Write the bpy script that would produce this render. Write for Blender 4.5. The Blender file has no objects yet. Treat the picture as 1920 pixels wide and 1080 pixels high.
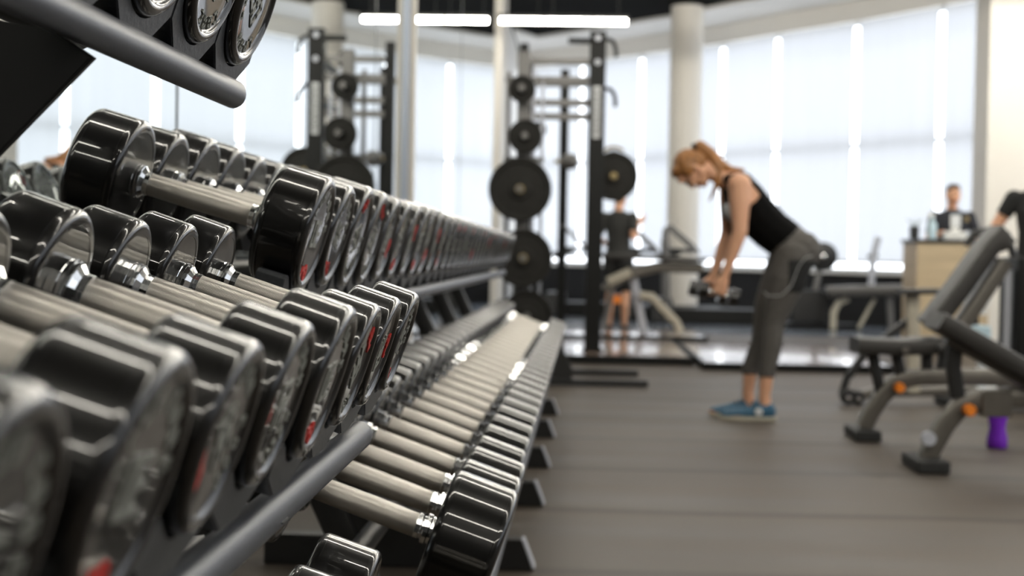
import bpy, bmesh, math, random
from mathutils import Vector, Matrix
random.seed(7)
C = bpy.context.scene.collection
PI = math.pi
rad = math.radians
H = 0.92                     # lens height above the floor

# ------------------------------------------------------------------ materials
def mat(name, col, rough=0.5, metal=0.0, coat=0.0, spec=0.5, coat_rough=0.1):
    m = bpy.data.materials.new(name); m.use_nodes = True
    b = m.node_tree.nodes['Principled BSDF']
    b.inputs['Base Color'].default_value = (*col, 1)
    b.inputs['Roughness'].default_value = rough
    b.inputs['Metallic'].default_value = metal
    b.inputs['Coat Weight'].default_value = coat
    b.inputs['Coat Roughness'].default_value = coat_rough
    b.inputs['Specular IOR Level'].default_value = spec
    return m

def noisy(m, scale=(5, 5, 5), amount=0.15, bump=0.0, rough_amt=0.0, detail=3, coord='Object'):
    nt = m.node_tree; N = nt.nodes; L = nt.links
    b = N['Principled BSDF']; col = tuple(b.inputs['Base Color'].default_value)
    tc = N.new('ShaderNodeTexCoord'); mp = N.new('ShaderNodeMapping'); mp.inputs['Scale'].default_value = scale
    nz = N.new('ShaderNodeTexNoise'); nz.inputs['Scale'].default_value = 1; nz.inputs['Detail'].default_value = detail
    L.new(tc.outputs[coord], mp.inputs[0]); L.new(mp.outputs[0], nz.inputs['Vector'])
    r = N.new('ShaderNodeMapRange'); r.inputs[1].default_value = 0.3; r.inputs[2].default_value = 0.7
    r.inputs[3].default_value = 1 - amount; r.inputs[4].default_value = 1 + amount
    L.new(nz.outputs[0], r.inputs[0])
    mx = N.new('ShaderNodeVectorMath'); mx.operation = 'SCALE'; mx.inputs[0].default_value = col[:3]
    L.new(r.outputs[0], mx.inputs['Scale']); L.new(mx.outputs[0], b.inputs['Base Color'])
    if bump:
        bp = N.new('ShaderNodeBump'); bp.inputs['Strength'].default_value = bump; bp.inputs['Distance'].default_value = 0.002
        L.new(nz.outputs[0], bp.inputs['Height']); L.new(bp.outputs[0], b.inputs['Normal'])
    if rough_amt:
        r2 = N.new('ShaderNodeMapRange'); r2.inputs[1].default_value = 0.3; r2.inputs[2].default_value = 0.7
        q = b.inputs['Roughness'].default_value
        r2.inputs[3].default_value = q - rough_amt; r2.inputs[4].default_value = q + rough_amt
        L.new(nz.outputs[0], r2.inputs[0]); L.new(r2.outputs[0], b.inputs['Roughness'])
    return m

def emit(name, col, s):
    m = bpy.data.materials.new(name); m.use_nodes = True
    nt = m.node_tree; nt.nodes.clear()
    e = nt.nodes.new('ShaderNodeEmission'); e.inputs[0].default_value = (*col, 1); e.inputs[1].default_value = s
    o = nt.nodes.new('ShaderNodeOutputMaterial'); nt.links.new(e.outputs[0], o.inputs[0])
    return m

M = {}
M['urethane'] = noisy(mat('black_urethane', (0.005, 0.0048, 0.0045), 0.30, coat=1.0, spec=0.24, coat_rough=0.04), (3, 25, 25), 0.15, rough_amt=0.02)
M['plate_rim'] = mat('glossy_black_rim', (0.010, 0.010, 0.010), 0.08, coat=1.0, spec=0.6, coat_rough=0.04)
M['face'] = noisy(mat('dumbbell_face', (0.012, 0.012, 0.011), 0.25, coat=0.8, spec=0.4), (40, 40, 40), 0.15, rough_amt=0.05)
M['letter'] = mat('cast_white_lettering', (0.27, 0.28, 0.255), 0.4)
M['red'] = mat('red_emblem_paint', (0.62, 0.03, 0.025), 0.35)
M['chrome'] = mat('polished_chrome', (0.78, 0.79, 0.80), 0.12, 1.0)
M['rail'] = noisy(mat('grey_powder_coat', (0.078, 0.083, 0.098), 0.42, 0.35), (300, 300, 300), 0.08, bump=0.05)
M['saddle'] = noisy(mat('moulded_saddle_plastic', (0.034, 0.037, 0.042), 0.42), (180, 180, 180), 0.2, bump=0.25)
M['black_steel'] = noisy(mat('black_powder_coat', (0.012, 0.012, 0.012), 0.38), (40, 40, 40), 0.1)
M['rack_steel'] = noisy(mat('rack_dark_steel', (0.007, 0.0072, 0.007), 0.45, spec=0.2), (20, 20, 20), 0.1)
M['grey_steel'] = mat('grey_tube_steel', (0.16, 0.155, 0.15), 0.4, 0.3)
M['bench_steel'] = noisy(mat('bench_frame_grey', (0.135, 0.124, 0.108), 0.35, 0.35), (20, 20, 20), 0.08)
M['silver'] = mat('silver_paint', (0.50, 0.52, 0.58), 0.35, 0.1)
M['beige_steel'] = mat('beige_frame_paint', (0.50, 0.46, 0.37), 0.4)
M['vinyl'] = noisy(mat('black_vinyl', (0.022, 0.02, 0.018), 0.5), (30, 30, 30), 0.15, bump=0.1)
M['iron'] = noisy(mat('cast_iron_plate', (0.013, 0.012, 0.010), 0.55, 0.0, spec=0.25), (30, 30, 30), 0.2)
M['rubber'] = mat('black_rubber', (0.012, 0.012, 0.012), 0.65)
M['orange'] = mat('orange_knob', (0.9, 0.25, 0.02), 0.4)
M['brass'] = mat('brass_hub', (0.30, 0.23, 0.11), 0.45, 0.6)
M['white'] = noisy(mat('white_wall_paint', (0.80, 0.78, 0.74), 0.6), (1, 1, 1), 0.03)
M['beige_col'] = noisy(mat('warm_white_column', (0.84, 0.80, 0.73), 0.55), (1, 1, 1), 0.03)
M['darkwall'] = mat('dark_knee_wall', (0.008, 0.008, 0.009), 0.7)
M['ceil'] = noisy(mat('black_ceiling', (0.0035, 0.0034, 0.003), 0.95, spec=0.05), (2, 2, 2), 0.2)
M['frame'] = mat('window_frame_metal', (0.45, 0.46, 0.47), 0.4, 0.3)
M['alu'] = mat('brushed_aluminium', (0.58, 0.65, 0.78), 0.35, 0.3)
M['mirror'] = mat('mirror_glass', (0.88, 0.92, 0.91), 0.0, 1.0)
M['seam'] = mat('mirror_seam', (0.10, 0.12, 0.115), 0.3)
M['wood'] = noisy(mat('light_oak_veneer', (0.56, 0.44, 0.28), 0.45), (1.5, 1.5, 14), 0.12)
M['platform'] = noisy(mat('lacquered_platform_wood', (0.30, 0.22, 0.17), 0.2, coat=0.6), (14, 1, 1), 0.15)
M['skin'] = noisy(mat('skin', (0.78, 0.43, 0.27), 0.5), (9, 9, 9), 0.06)
M['skin'].node_tree.nodes['Principled BSDF'].inputs['Subsurface Weight'].default_value = 0.08
M['skin'].node_tree.nodes['Principled BSDF'].inputs['Subsurface Radius'].default_value = (0.02, 0.008, 0.004)
M['hair_red'] = noisy(mat('auburn_hair', (0.34, 0.145, 0.04), 0.42), (60, 60, 12), 0.4, bump=0.5)
M['hair_dark'] = noisy(mat('dark_brown_hair', (0.035, 0.02, 0.014), 0.45), (60, 60, 12), 0.3)
M['tank'] = noisy(mat('black_jersey', (0.0035, 0.0034, 0.0032), 0.85, spec=0.1), (30, 30, 30), 0.2)
M['legging'] = noisy(mat('charcoal_heather_knit', (0.095, 0.088, 0.081), 0.8), (120, 120, 120), 0.3)
M['black_cloth'] = mat('black_cloth', (0.010, 0.010, 0.010), 0.8)
M['grey_cloth'] = noisy(mat('dark_grey_tee', (0.030, 0.030, 0.028), 0.8), (30, 30, 30), 0.2)
M['navy'] = mat('navy_polo_cloth', (0.016, 0.018, 0.026), 0.75)
M['white_cloth'] = mat('white_print', (0.75, 0.77, 0.78), 0.6)
M['shoe_blue'] = noisy(mat('blue_shoe_mesh', (0.03, 0.115, 0.20), 0.55), (60, 60, 60), 0.35)
M['sole'] = mat('shoe_sole', (0.50, 0.47, 0.38), 0.6)
M['lip'] = mat('lips', (0.5, 0.16, 0.13), 0.45)
M['eye'] = mat('eye_dark', (0.03, 0.02, 0.015), 0.2)
M['purple'] = mat('purple_bottle', (0.22, 0.03, 0.62), 0.25)
M['paleblue'] = mat('pale_blue_plastic', (0.55, 0.72, 0.80), 0.4)
M['whiteplastic'] = mat('white_plastic', (0.82, 0.85, 0.86), 0.35)
M['green'] = mat('plant_green', (0.12, 0.18, 0.05), 0.6)
M['paper'] = mat('paper', (0.85, 0.85, 0.82), 0.6)
M['tube'] = emit('fluorescent_tube', (1.0, 0.95, 0.84), 54)

# knurled grip: diamond knurl in UV space
def grip_mat():
    m = mat('knurled_steel', (0.50, 0.48, 0.45), 0.33, 0.9)
    nt = m.node_tree; N = nt.nodes; L = nt.links; b = N['Principled BSDF']
    uv = N.new('ShaderNodeTexCoord'); sp = N.new('ShaderNodeSeparateXYZ'); L.new(uv.outputs['UV'], sp.inputs[0])
    def wave(sgn):
        a = N.new('ShaderNodeMath'); a.operation = 'MULTIPLY_ADD'; a.inputs[1].default_value = sgn
        L.new(sp.outputs[1], a.inputs[0]); L.new(sp.outputs[0], a.inputs[2])
        w = N.new('ShaderNodeMath'); w.operation = 'PINGPONG'; w.inputs[1].default_value = 0.5
        L.new(a.outputs[0], w.inputs[0]); return w
    w1, w2 = wave(1.0), wave(-1.0)
    mn = N.new('ShaderNodeMath'); mn.operation = 'MINIMUM'
    L.new(w1.outputs[0], mn.inputs[0]); L.new(w2.outputs[0], mn.inputs[1])
    bp = N.new('ShaderNodeBump'); bp.inputs['Strength'].default_value = 0.9; bp.inputs['Distance'].default_value = 0.0006
    L.new(mn.outputs[0], bp.inputs['Height']); L.new(bp.outputs[0], b.inputs['Normal'])
    r = N.new('ShaderNodeMapRange'); r.inputs[1].default_value = 0; r.inputs[2].default_value = 0.35
    r.inputs[3].default_value = 0.38; r.inputs[4].default_value = 1.0
    L.new(mn.outputs[0], r.inputs[0])
    v = N.new('ShaderNodeVectorMath'); v.operation = 'SCALE'; v.inputs[0].default_value = (0.86, 0.82, 0.755)
    L.new(r.outputs[0], v.inputs['Scale']); L.new(v.outputs[0], b.inputs['Base Color'])
    return m
M['grip'] = grip_mat()

def floor_mat():
    m = mat('rubber_tile_floor', (0.10, 0.09, 0.08), 0.42, spec=0.28)
    nt = m.node_tree; N = nt.nodes; L = nt.links; b = N['Principled BSDF']
    tc = N.new('ShaderNodeTexCoord')
    mp = N.new('ShaderNodeMapping'); mp.inputs['Scale'].default_value = (0.28, 2.2, 1)
    L.new(tc.outputs['Object'], mp.inputs[0])
    nz = N.new('ShaderNodeTexNoise'); nz.inputs['Scale'].default_value = 1.4; nz.inputs['Detail'].default_value = 4
    L.new(mp.outputs[0], nz.inputs['Vector'])
    fine = N.new('ShaderNodeTexNoise'); fine.inputs['Scale'].default_value = 220; L.new(tc.outputs['Object'], fine.inputs['Vector'])
    sp = N.new('ShaderNodeSeparateXYZ'); L.new(tc.outputs['Object'], sp.inputs[0])
    wob = N.new('ShaderNodeTexNoise'); wob.inputs['Scale'].default_value = 0.6; L.new(tc.outputs['Object'], wob.inputs['Vector'])
    def seam(i, period, w, off=0.0):
        ad = N.new('ShaderNodeMath'); ad.operation = 'MULTIPLY_ADD'; ad.inputs[1].default_value = 0.12; L.new(wob.outputs[0], ad.inputs[0])
        ad2 = N.new('ShaderNodeMath'); ad2.operation = 'ADD'; ad2.inputs[1].default_value = off; L.new(sp.outputs[i], ad2.inputs[0]); L.new(ad2.outputs[0], ad.inputs[2])
        md = N.new('ShaderNodeMath'); md.operation = 'PINGPONG'; md.inputs[1].default_value = period / 2
        L.new(ad.outputs[0], md.inputs[0])
        lt = N.new('ShaderNodeMapRange'); lt.interpolation_type = 'SMOOTHSTEP'; lt.inputs[1].default_value = 0; lt.inputs[2].default_value = w
        lt.inputs[3].default_value = 1; lt.inputs[4].default_value = 0
        L.new(md.outputs[0], lt.inputs[0]); return lt
    s1, s2 = seam(1, 1.0, 0.085, -.16), seam(0, 4.8, 0.004, 1.1)
    sm = N.new('ShaderNodeMath'); sm.operation = 'MAXIMUM'; L.new(s1.outputs[0], sm.inputs[0]); L.new(s2.outputs[0], sm.inputs[1])
    r = N.new('ShaderNodeMapRange'); r.inputs[1].default_value = 0.3; r.inputs[2].default_value = 0.72
    r.inputs[3].default_value = 0.72; r.inputs[4].default_value = 1.34; L.new(nz.outputs[0], r.inputs[0])  # stretched noise puts the floor's reflection bands into its colour
    r2 = N.new('ShaderNodeMapRange'); r2.inputs[1].default_value = 0.3; r2.inputs[2].default_value = 0.7
    r2.inputs[3].default_value = 0.9; r2.inputs[4].default_value = 1.1; L.new(fine.outputs[0], r2.inputs[0])
    mu = N.new('ShaderNodeMath'); mu.operation = 'MULTIPLY'; L.new(r.outputs[0], mu.inputs[0]); L.new(r2.outputs[0], mu.inputs[1])
    dk = N.new('ShaderNodeMath'); dk.operation = 'MULTIPLY_ADD'; dk.inputs[1].default_value = -0.42; dk.inputs[2].default_value = 1.0
    L.new(sm.outputs[0], dk.inputs[0])
    m2 = N.new('ShaderNodeMath'); m2.operation = 'MULTIPLY'; L.new(mu.outputs[0], m2.inputs[0]); L.new(dk.outputs[0], m2.inputs[1])
    v = N.new('ShaderNodeVectorMath'); v.operation = 'SCALE'; v.inputs[0].default_value = (0.084, 0.068, 0.053)
    L.new(m2.outputs[0], v.inputs['Scale']); L.new(v.outputs[0], b.inputs['Base Color'])
    rr = N.new('ShaderNodeMapRange'); rr.inputs[1].default_value = 0.3; rr.inputs[2].default_value = 0.7
    rr.inputs[3].default_value = 0.46; rr.inputs[4].default_value = 0.62; L.new(nz.outputs[0], rr.inputs[0]); L.new(rr.outputs[0], b.inputs['Roughness'])
    bp = N.new('ShaderNodeBump'); bp.inputs['Strength'].default_value = 0.15; bp.inputs['Distance'].default_value = 0.001
    L.new(fine.outputs[0], bp.inputs['Height']); L.new(bp.outputs[0], b.inputs['Normal'])
    return m
M['floor'] = floor_mat()
M['polished'] = noisy(mat('polished_grey_vinyl', (0.22, 0.25, 0.30), 0.13, spec=0.6), (1.2, 3, 1), 0.18, rough_amt=0.04)

def shade_mat():
    m = bpy.data.materials.new('translucent_shade_fabric'); m.use_nodes = True
    nt = m.node_tree; N = nt.nodes; L = nt.links; N.clear()
    o = N.new('ShaderNodeOutputMaterial')
    tr = N.new('ShaderNodeBsdfTranslucent'); df = N.new('ShaderNodeBsdfDiffuse'); df.inputs[0].default_value = (0.62, 0.63, 0.64, 1)
    tc = N.new('ShaderNodeTexCoord'); mp = N.new('ShaderNodeMapping'); mp.inputs['Scale'].default_value = (26, 26, 0.5)
    nz = N.new('ShaderNodeTexNoise'); nz.inputs['Scale'].default_value = 1; nz.inputs['Detail'].default_value = 3
    L.new(tc.outputs['Object'], mp.inputs[0]); L.new(mp.outputs[0], nz.inputs['Vector'])
    r = N.new('ShaderNodeMapRange'); r.inputs[1].default_value = 0.3; r.inputs[2].default_value = 0.7; r.inputs[3].default_value = 0.95; r.inputs[4].default_value = 1.05
    L.new(nz.outputs[0], r.inputs[0])
    v = N.new('ShaderNodeVectorMath'); v.operation = 'SCALE'; v.inputs[0].default_value = (0.66, 0.69, 0.74); L.new(r.outputs[0], v.inputs['Scale'])
    L.new(v.outputs[0], tr.inputs[0])
    mx = N.new('ShaderNodeMixShader'); mx.inputs[0].default_value = 0.30
    L.new(df.outputs[0], mx.inputs[1]); L.new(tr.outputs[0], mx.inputs[2]); L.new(mx.outputs[0], o.inputs[0])
    return m
M['shade'] = shade_mat()

# ------------------------------------------------------------------ object helpers
def link(name, me, m=None, parent=None):
    o = bpy.data.objects.new(name, me); C.objects.link(o)
    if m is not None and me is not None and len(me.materials) == 0: me.materials.append(m)
    if parent: o.parent = parent
    return o
def mesh_of(bm, smooth=True, angle=35):
    bmesh.ops.recalc_face_normals(bm, faces=bm.faces)
    me = bpy.data.meshes.new('mesh'); bm.to_mesh(me); bm.free()
    if smooth:
        for p in me.polygons: p.use_smooth = True
        me.set_sharp_from_angle(angle=rad(angle))
    return me
def obj(name, bm, m, parent=None, smooth=True, angle=35):
    return link(name, mesh_of(bm, smooth, angle), m, parent)
def tag(o, label, cat, group=None, kind=None):
    if label: o['label'] = label
    if cat: o['category'] = cat
    if group: o['group'] = group
    if kind: o['kind'] = kind
    return o
def thing(name, label, cat, loc=(0, 0, 0), rot=(0, 0, 0), group=None):
    o = bpy.data.objects.new(name, None); C.objects.link(o); o.empty_display_size = 0.05
    o.location = loc; o.rotation_euler = rot
    return tag(o, label, cat, group)
def struct(name, bm, m, smooth=False):
    o = obj(name, bm, m, None, smooth); o['kind'] = 'structure'; return o

def box(bm, x0, x1, y0, y1, z0, z1, bev=0.0, mtx=None):
    r = bmesh.ops.create_cube(bm, size=1)
    vs = r['verts']
    for v in vs:
        v.co = Vector(((x0 + x1) / 2 + v.co.x * (x1 - x0), (y0 + y1) / 2 + v.co.y * (y1 - y0), (z0 + z1) / 2 + v.co.z * (z1 - z0)))
    if mtx is not None:
        for v in vs: v.co = mtx @ v.co
    if bev:
        es = list({e for v in vs for e in v.link_edges})
        bmesh.ops.bevel(bm, geom=es, offset=bev, segments=3, affect='EDGES', profile=0.7)
    return bm
def obox(*a, **k): return box(bmesh.new(), *a, **k)

def lathe(bm, prof, seg=48, axis='X', c=(0, 0, 0), uv=None):
    """prof: list of (t along axis, radius)"""
    c = Vector(c); rings = []
    for t, r in prof:
        ring = []
        if r < 1e-6:
            p = {'X': Vector((t, 0, 0)), 'Y': Vector((0, t, 0)), 'Z': Vector((0, 0, t))}[axis]
            ring = [bm.verts.new(c + p)]
        else:
            for k in range(seg):
                a = 2 * PI * k / seg; ca, sa = r * math.cos(a), r * math.sin(a)
                p = {'X': Vector((t, ca, sa)), 'Y': Vector((ca, t, sa)), 'Z': Vector((ca, sa, t))}[axis]
                ring.append(bm.verts.new(c + p))
        rings.append(ring)
    for i in range(len(rings) - 1):
        A, B = rings[i], rings[i + 1]
        for k in range(seg):
            k2 = (k + 1) % seg
            if len(A) == 1 and len(B) == 1: break
            if len(A) == 1: bm.faces.new((A[0], B[k], B[k2]))
            elif len(B) == 1: bm.faces.new((A[k], A[k2], B[0]))
            else: bm.faces.new((A[k], A[k2], B[k2], B[k]))
    return bm

def tube(bm, pts, w, h=None, round_=8, up=(0, 1, 0), sq=False, cap=True):
    """sweep an ellipse (or rounded rectangle) w x h along pts; 'up' fixes the w direction"""
    pts = [Vector(p) for p in pts]; h = h or w; n = len(pts); rings = []
    up = Vector(up)
    sec = []
    if sq:
        q = min(w, h) * 0.22
        for sx, sy, a0 in ((1, 1, 0), (-1, 1, 90), (-1, -1, 180), (1, -1, 270)):
            for k in range(3):
                a = rad(a0 + 45 * k)
                sec.append((sx * (w / 2 - q) + q * math.cos(a), sy * (h / 2 - q) + q * math.sin(a)))
    else:
        for k in range(round_ * 2):
            a = PI * k / round_; sec.append((w / 2 * math.cos(a), h / 2 * math.sin(a)))
    for i, p in enumerate(pts):
        if i == 0: d = pts[1] - pts[0]
        elif i == n - 1: d = pts[-1] - pts[-2]
        else: d = (pts[i + 1] - p).normalized() + (p - pts[i - 1]).normalized()
        d.normalize()
        u = up - d * up.dot(d)
        if u.length < 1e-4: u = Vector((1, 0, 0)) - d * d.x
        u.normalize(); v = d.cross(u)
        k = 1.0
        if 0 < i < n - 1:
            cs = max(0.4, d.dot((pts[i + 1] - p).normalized())); k = 1 / cs
        rings.append([bm.verts.new(p + u * a + v * b * (k if True else 1)) for a, b in sec])
    m = len(sec)
    for i in range(n - 1):
        for k in range(m):
            bm.faces.new((rings[i][k], rings[i][(k + 1) % m], rings[i + 1][(k + 1) % m], rings[i + 1][k]))
    if cap:
        bm.faces.new(list(reversed(rings[0]))); bm.faces.new(rings[-1])
    return bm

def arc(p0, p1, p2, n=10):
    p0, p1, p2 = Vector(p0), Vector(p1), Vector(p2)
    return [(1 - t) ** 2 * p0 + 2 * t * (1 - t) * p1 + t * t * p2 for t in [k / n for k in range(n + 1)]]

def prism(bm, poly, y0, y1, plane='XZ', bev=0.0):
    """extrude a 2-D outline; plane XZ extrudes along Y, YZ along X, XY along Z"""
    def P(a, b, t):
        return {'XZ': (a, t, b), 'YZ': (t, a, b), 'XY': (a, b, t)}[plane]
    A = [bm.verts.new(P(a, b, y0)) for a, b in poly]; B = [bm.verts.new(P(a, b, y1)) for a, b in poly]
    n = len(poly); fs = [bm.faces.new(A), bm.faces.new(list(reversed(B)))]
    for k in range(n): bm.faces.new((A[k], B[k], B[(k + 1) % n], A[(k + 1) % n]))
    if bev:
        es = [e for f in fs for e in f.edges]
        bmesh.ops.bevel(bm, geom=list(set(es)), offset=bev, segments=2, affect='EDGES')
    return bm

ORD = ['nearest', 'second', 'third', 'fourth', 'fifth', 'sixth', 'seventh', 'eighth', 'ninth', 'tenth', 'eleventh', 'twelfth',
       'thirteenth', 'fourteenth', 'fifteenth', 'sixteenth', 'seventeenth', 'eighteenth', 'nineteenth', 'twentieth']

# ------------------------------------------------------------------ camera
cam = bpy.data.cameras.new('camera'); co = bpy.data.objects.new('camera', cam); C.objects.link(co)
F = 2667.0
cam.sensor_width = 36; cam.lens = F * 36 / 1920
cam.clip_start = 0.02; cam.clip_end = 200
roll = 0.018
du, dv = 1074 - 960, 476 - 540                     # where straight-ahead (+Y) lands from the frame centre
cr, sr = math.cos(roll), math.sin(roll)
uu, vv = du * cr + dv * sr, -du * sr + dv * cr
yaw = math.atan(uu / F); pitch = math.atan(-vv / F)
fwd = Vector((-math.sin(yaw) * math.cos(pitch), math.cos(yaw) * math.cos(pitch), -math.sin(pitch)))
right = Vector((math.cos(yaw), math.sin(yaw), 0)); up = right.cross(fwd)
# image up tilts so that world verticals lean right at the top
r2 = right * cr + up * sr; u2 = up * cr - right * sr
mw = Matrix((( r2.x, u2.x, -fwd.x, 0), (r2.y, u2.y, -fwd.y, 0), (r2.z, u2.z, -fwd.z, H), (0, 0, 0, 1)))
co.matrix_world = mw
cam.dof.use_dof = True; cam.dof.focus_distance = 1.72; cam.dof.aperture_fstop = 4.9; cam.dof.aperture_blades = 0
bpy.context.scene.camera = co

def at(px, py, y):
    """world point seen at photo pixel (px,py) at distance y along +Y"""
    a, b = (px - 960) / F, (540 - py) / F
    d = fwd + r2 * a + u2 * b
    k = y / d.y
    return Vector((d.x * k, y, H + d.z * k))

# ------------------------------------------------------------------ dumbbells
_cache = {}
def head_mesh(R, Lh):
    k = ('head', round(R, 4), round(Lh, 4))
    if k not in _cache:
        f = min(0.0115, R * 0.125); e = .0003
        pr = [(0.0, 0.0), (0.0004, R * 0.5), (0.0004, R - f * 1.62), (0.0, R - f * 1.6)]
        for a in range(0, 91, 15): pr.append((f - f * math.cos(rad(a)), R - f + f * math.sin(rad(a))))
        g0, g1 = f * 1.18, Lh - f * 1.18
        pr += [(f + e, R), (g0 - e * 2, R), (g0 - e, R), (g0, R - .0004), (g0 + e, R), (g0 + e * 2, R), (g0 + .001, R), (g0 + .004, R)]
        pr += [(g1 - .004, R), (g1 - .001, R), (g1 - e * 2, R), (g1 - e, R), (g1, R - .0004), (g1 + e, R), (g1 + e * 2, R), (Lh - f - e, R)]
        for a in range(90, -1, -15): pr.append((Lh - f + f * math.cos(rad(a)), R - f + f * math.sin(rad(a))))
        pr += [(Lh - 0.0005, R - f * 1.3), (Lh - 0.003, R - f * 1.55), (Lh - 0.0043, R - f * 1.75), (Lh - 0.0045, R - f * 1.9), (Lh - 0.0045, R * 0.4), (Lh - 0.0045, 0)]
        _cache[k] = mesh_of(lathe(bmesh.new(), pr, 96, 'X'), angle=40)
    return _cache[k]
def grip_mesh(r, hl):
    k = ('grip', round(r, 4), round(hl, 4))
    if k not in _cache:
        bm = bmesh.new(); seg = 48
        lathe(bm, [(-hl, r * 0.97), (-hl + 0.001, r), (-hl * 0.5, r * 1.03), (0, r * 1.045), (hl * 0.5, r * 1.03), (hl - 0.001, r), (hl, r * 0.97)], seg, 'X')
        uvl = bm.loops.layers.uv.new('uv'); pitch_ = 0.0021; turns = round(2 * PI * r / pitch_)
        for f in bm.faces:
            angs = [math.atan2(l.vert.co.z, l.vert.co.y) / (2 * PI) for l in f.loops]
            if max(angs) - min(angs) > 0.5: angs = [a + 1 if a < 0 else a for a in angs]
            for l, a in zip(f.loops, angs): l[uvl].uv = (l.vert.co.x / pitch_, a * turns)
        _cache[k] = mesh_of(bm, angle=50)
    return _cache[k]
def collar_mesh(r, L, kind=0):
    k = ('collar', round(r, 4), round(L, 4), kind)
    if k not in _cache:
        # from the grip (x=0) outwards to the head (x=L); faceted flange
        if kind == 0:
            pr = [(0, r * 0.97), (0.0, r * 1.06), (L * 0.12, r * 1.06), (L * 0.13, r * 1.0), (L * 0.17, r * 1.0), (L * 0.18, r * 1.06), (L * 0.28, r * 1.06), (L * 0.48, r * 1.40),
                  (L * 0.50, r * 1.50), (L * 0.60, r * 1.50), (L * 0.62, r * 1.38), (L * 0.66, r * 1.38), (L * 0.68, r * 1.54), (L * 0.78, r * 1.54), (L * 0.80, r * 1.42), (L * .86, r * 1.5), (L, r * 1.5)]
        else:
            pr = [(0, r * 0.97), (0.0, r * 1.08), (L * 0.25, r * 1.08), (L * 0.32, r * 0.98), (L * 0.42, r * 0.98), (L * 0.48, r * 1.3), (L * 0.72, r * 1.3), (L * 0.78, r * 1.18), (L, r * 1.18)]
        _cache[k] = mesh_of(lathe(bmesh.new(), pr, 18, 'X'), smooth=False)
    return _cache[k]
def mark_bits():
    """cast lettering strokes round the face plus a separate small emblem"""
    if 'marks' in _cache: return _cache['marks']
    rnd = random.Random(3); A = bmesh.new(); B = bmesh.new()
    def stroke(bm, y0, z0, y1, z1, w, T):
        d = Vector((0, y1 - y0, z1 - z0)); L = d.length; d.normalize(); n = Vector((0, -d.z, d.y))
        c = [Vector((0, y0, z0)) - d * w * .4, Vector((0, y1, z1)) + d * w * .4]
        lo = [T @ (c[0] + n * w / 2), T @ (c[1] + n * w / 2), T @ (c[1] - n * w / 2), T @ (c[0] - n * w / 2)]
        X = Vector((0.028, 0, 0))
        a = [bm.verts.new(p) for p in lo]; b = [bm.verts.new(p + X) for p in lo]
        bm.faces.new(a); bm.faces.new(b[::-1])
        for k in range(4): bm.faces.new((a[k], a[(k + 1) % 4], b[(k + 1) % 4], b[k]))
    SEG = [((-.5, 1), (.5, 1)), ((.5, 1), (.5, 0)), ((.5, 0), (.5, -1)), ((-.5, -1), (.5, -1)), ((-.5, 0), (-.5, -1)), ((-.5, 1), (-.5, 0)), ((-.5, 0), (.5, 0))]
    def glyph(bm, ang, radius, size, segs, w):
        T = Matrix.Rotation(ang, 4, 'X') @ Matrix.Translation((0, 0, radius))
        for s in segs:
            (a, b), (c, d) = SEG[s]
            stroke(bm, a * size * .55, b * size * .5, c * size * .55, d * size * .5, w, T)
    # ring lettering (unit radius face), opposite and beside the emblem
    sets = [(0, 1, 2, 4, 5, 6), (0, 3, 4, 5), (1, 2, 4, 5, 6), (0, 1, 4, 5, 6), (0, 1, 2, 3, 4, 5), (3, 4, 5), (0, 3, 4, 5, 6)]
    for j in range(9):
        a = rad(100 + j * 19)
        if 4 == j: continue
        glyph(A, a, 0.68, 0.15, rnd.choice(sets), 0.036)
    for y, st in ((-0.15, (0, 1, 6, 2, 3)), (0.15, (0, 1, 2, 3, 4, 5))):
        T = Matrix.Translation((0, y, -0.02))
        for s in st:
            (a, b), (c, d) = SEG[s]
            stroke(A, a * .2, b * .2, c * .2, d * .2, 0.07, T)
    # emblem: ring with a hook
    for j in range(10):
        a0, a1 = 2 * PI * j / 10, 2 * PI * (j + 1) / 10
        stroke(B, 0.11 * math.cos(a0), 0.66 + 0.11 * math.sin(a0), 0.11 * math.cos(a1), 0.66 + 0.11 * math.sin(a1), 0.065, Matrix.Identity(4))
    stroke(B, 0.08, 0.6, 0.26, 0.58, 0.08, Matrix.Identity(4)); stroke(B, 0.26, 0.58, 0.30, 0.68, 0.07, Matrix.Identity(4))
    stroke(B, -0.03, 0.66, 0.03, 0.66, 0.06, Matrix.Identity(4))
    _cache['marks'] = (mesh_of(A, False), mesh_of(B, False)); return _cache['marks']

def dumbbell(pos, theta, R, Lh, gr, gl, label, group, emblem=0, ckind=0, cl=0.028, full=True):
    """pos: world point on the axis at the wall-side start of the grip; axis falls by theta towards +X"""
    ax = Vector((math.cos(theta), 0, -math.sin(theta)))
    c = Vector(pos) + ax * gl / 2
    t = thing('dumbbell', label, 'dumbbell', c, (-rad(emblem), theta, 0), group)
    link('handle', grip_mesh(gr, gl / 2), M['grip'], t)
    for s in (1, -1):
        k = link('collar', collar_mesh(gr, cl, ckind), M['chrome'], t)
        h = link('head', head_mesh(R, Lh), M['urethane'], t)
        k.location = (s * gl / 2, 0, 0); h.location = (s * (gl / 2 + cl), 0, 0)
        if s < 0: k.rotation_euler = h.rotation_euler = (0, 0, PI)
        if full:
            a, b = mark_bits()
            for nm, me, mm, lb in (('lettering', a, M['letter'], 'raised white lettering'), ('emblem', b, M['red'], 'small red emblem')):
                q = link(nm, me, mm, h); q['label'] = lb
                q.location = (Lh - 0.0052, 0, 0); q.scale = (0.0020 / 0.028, R, R)
    return t

TH_A, TH_B1, TH_B2 = rad(18.5), rad(16.0), rad(19.5)
stepA, stepB = 0.193, 0.2
yA = lambda k: 1.864 + (k - 4) * stepA
drift = lambda y: 0.008 * (y - 2.2)
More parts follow.
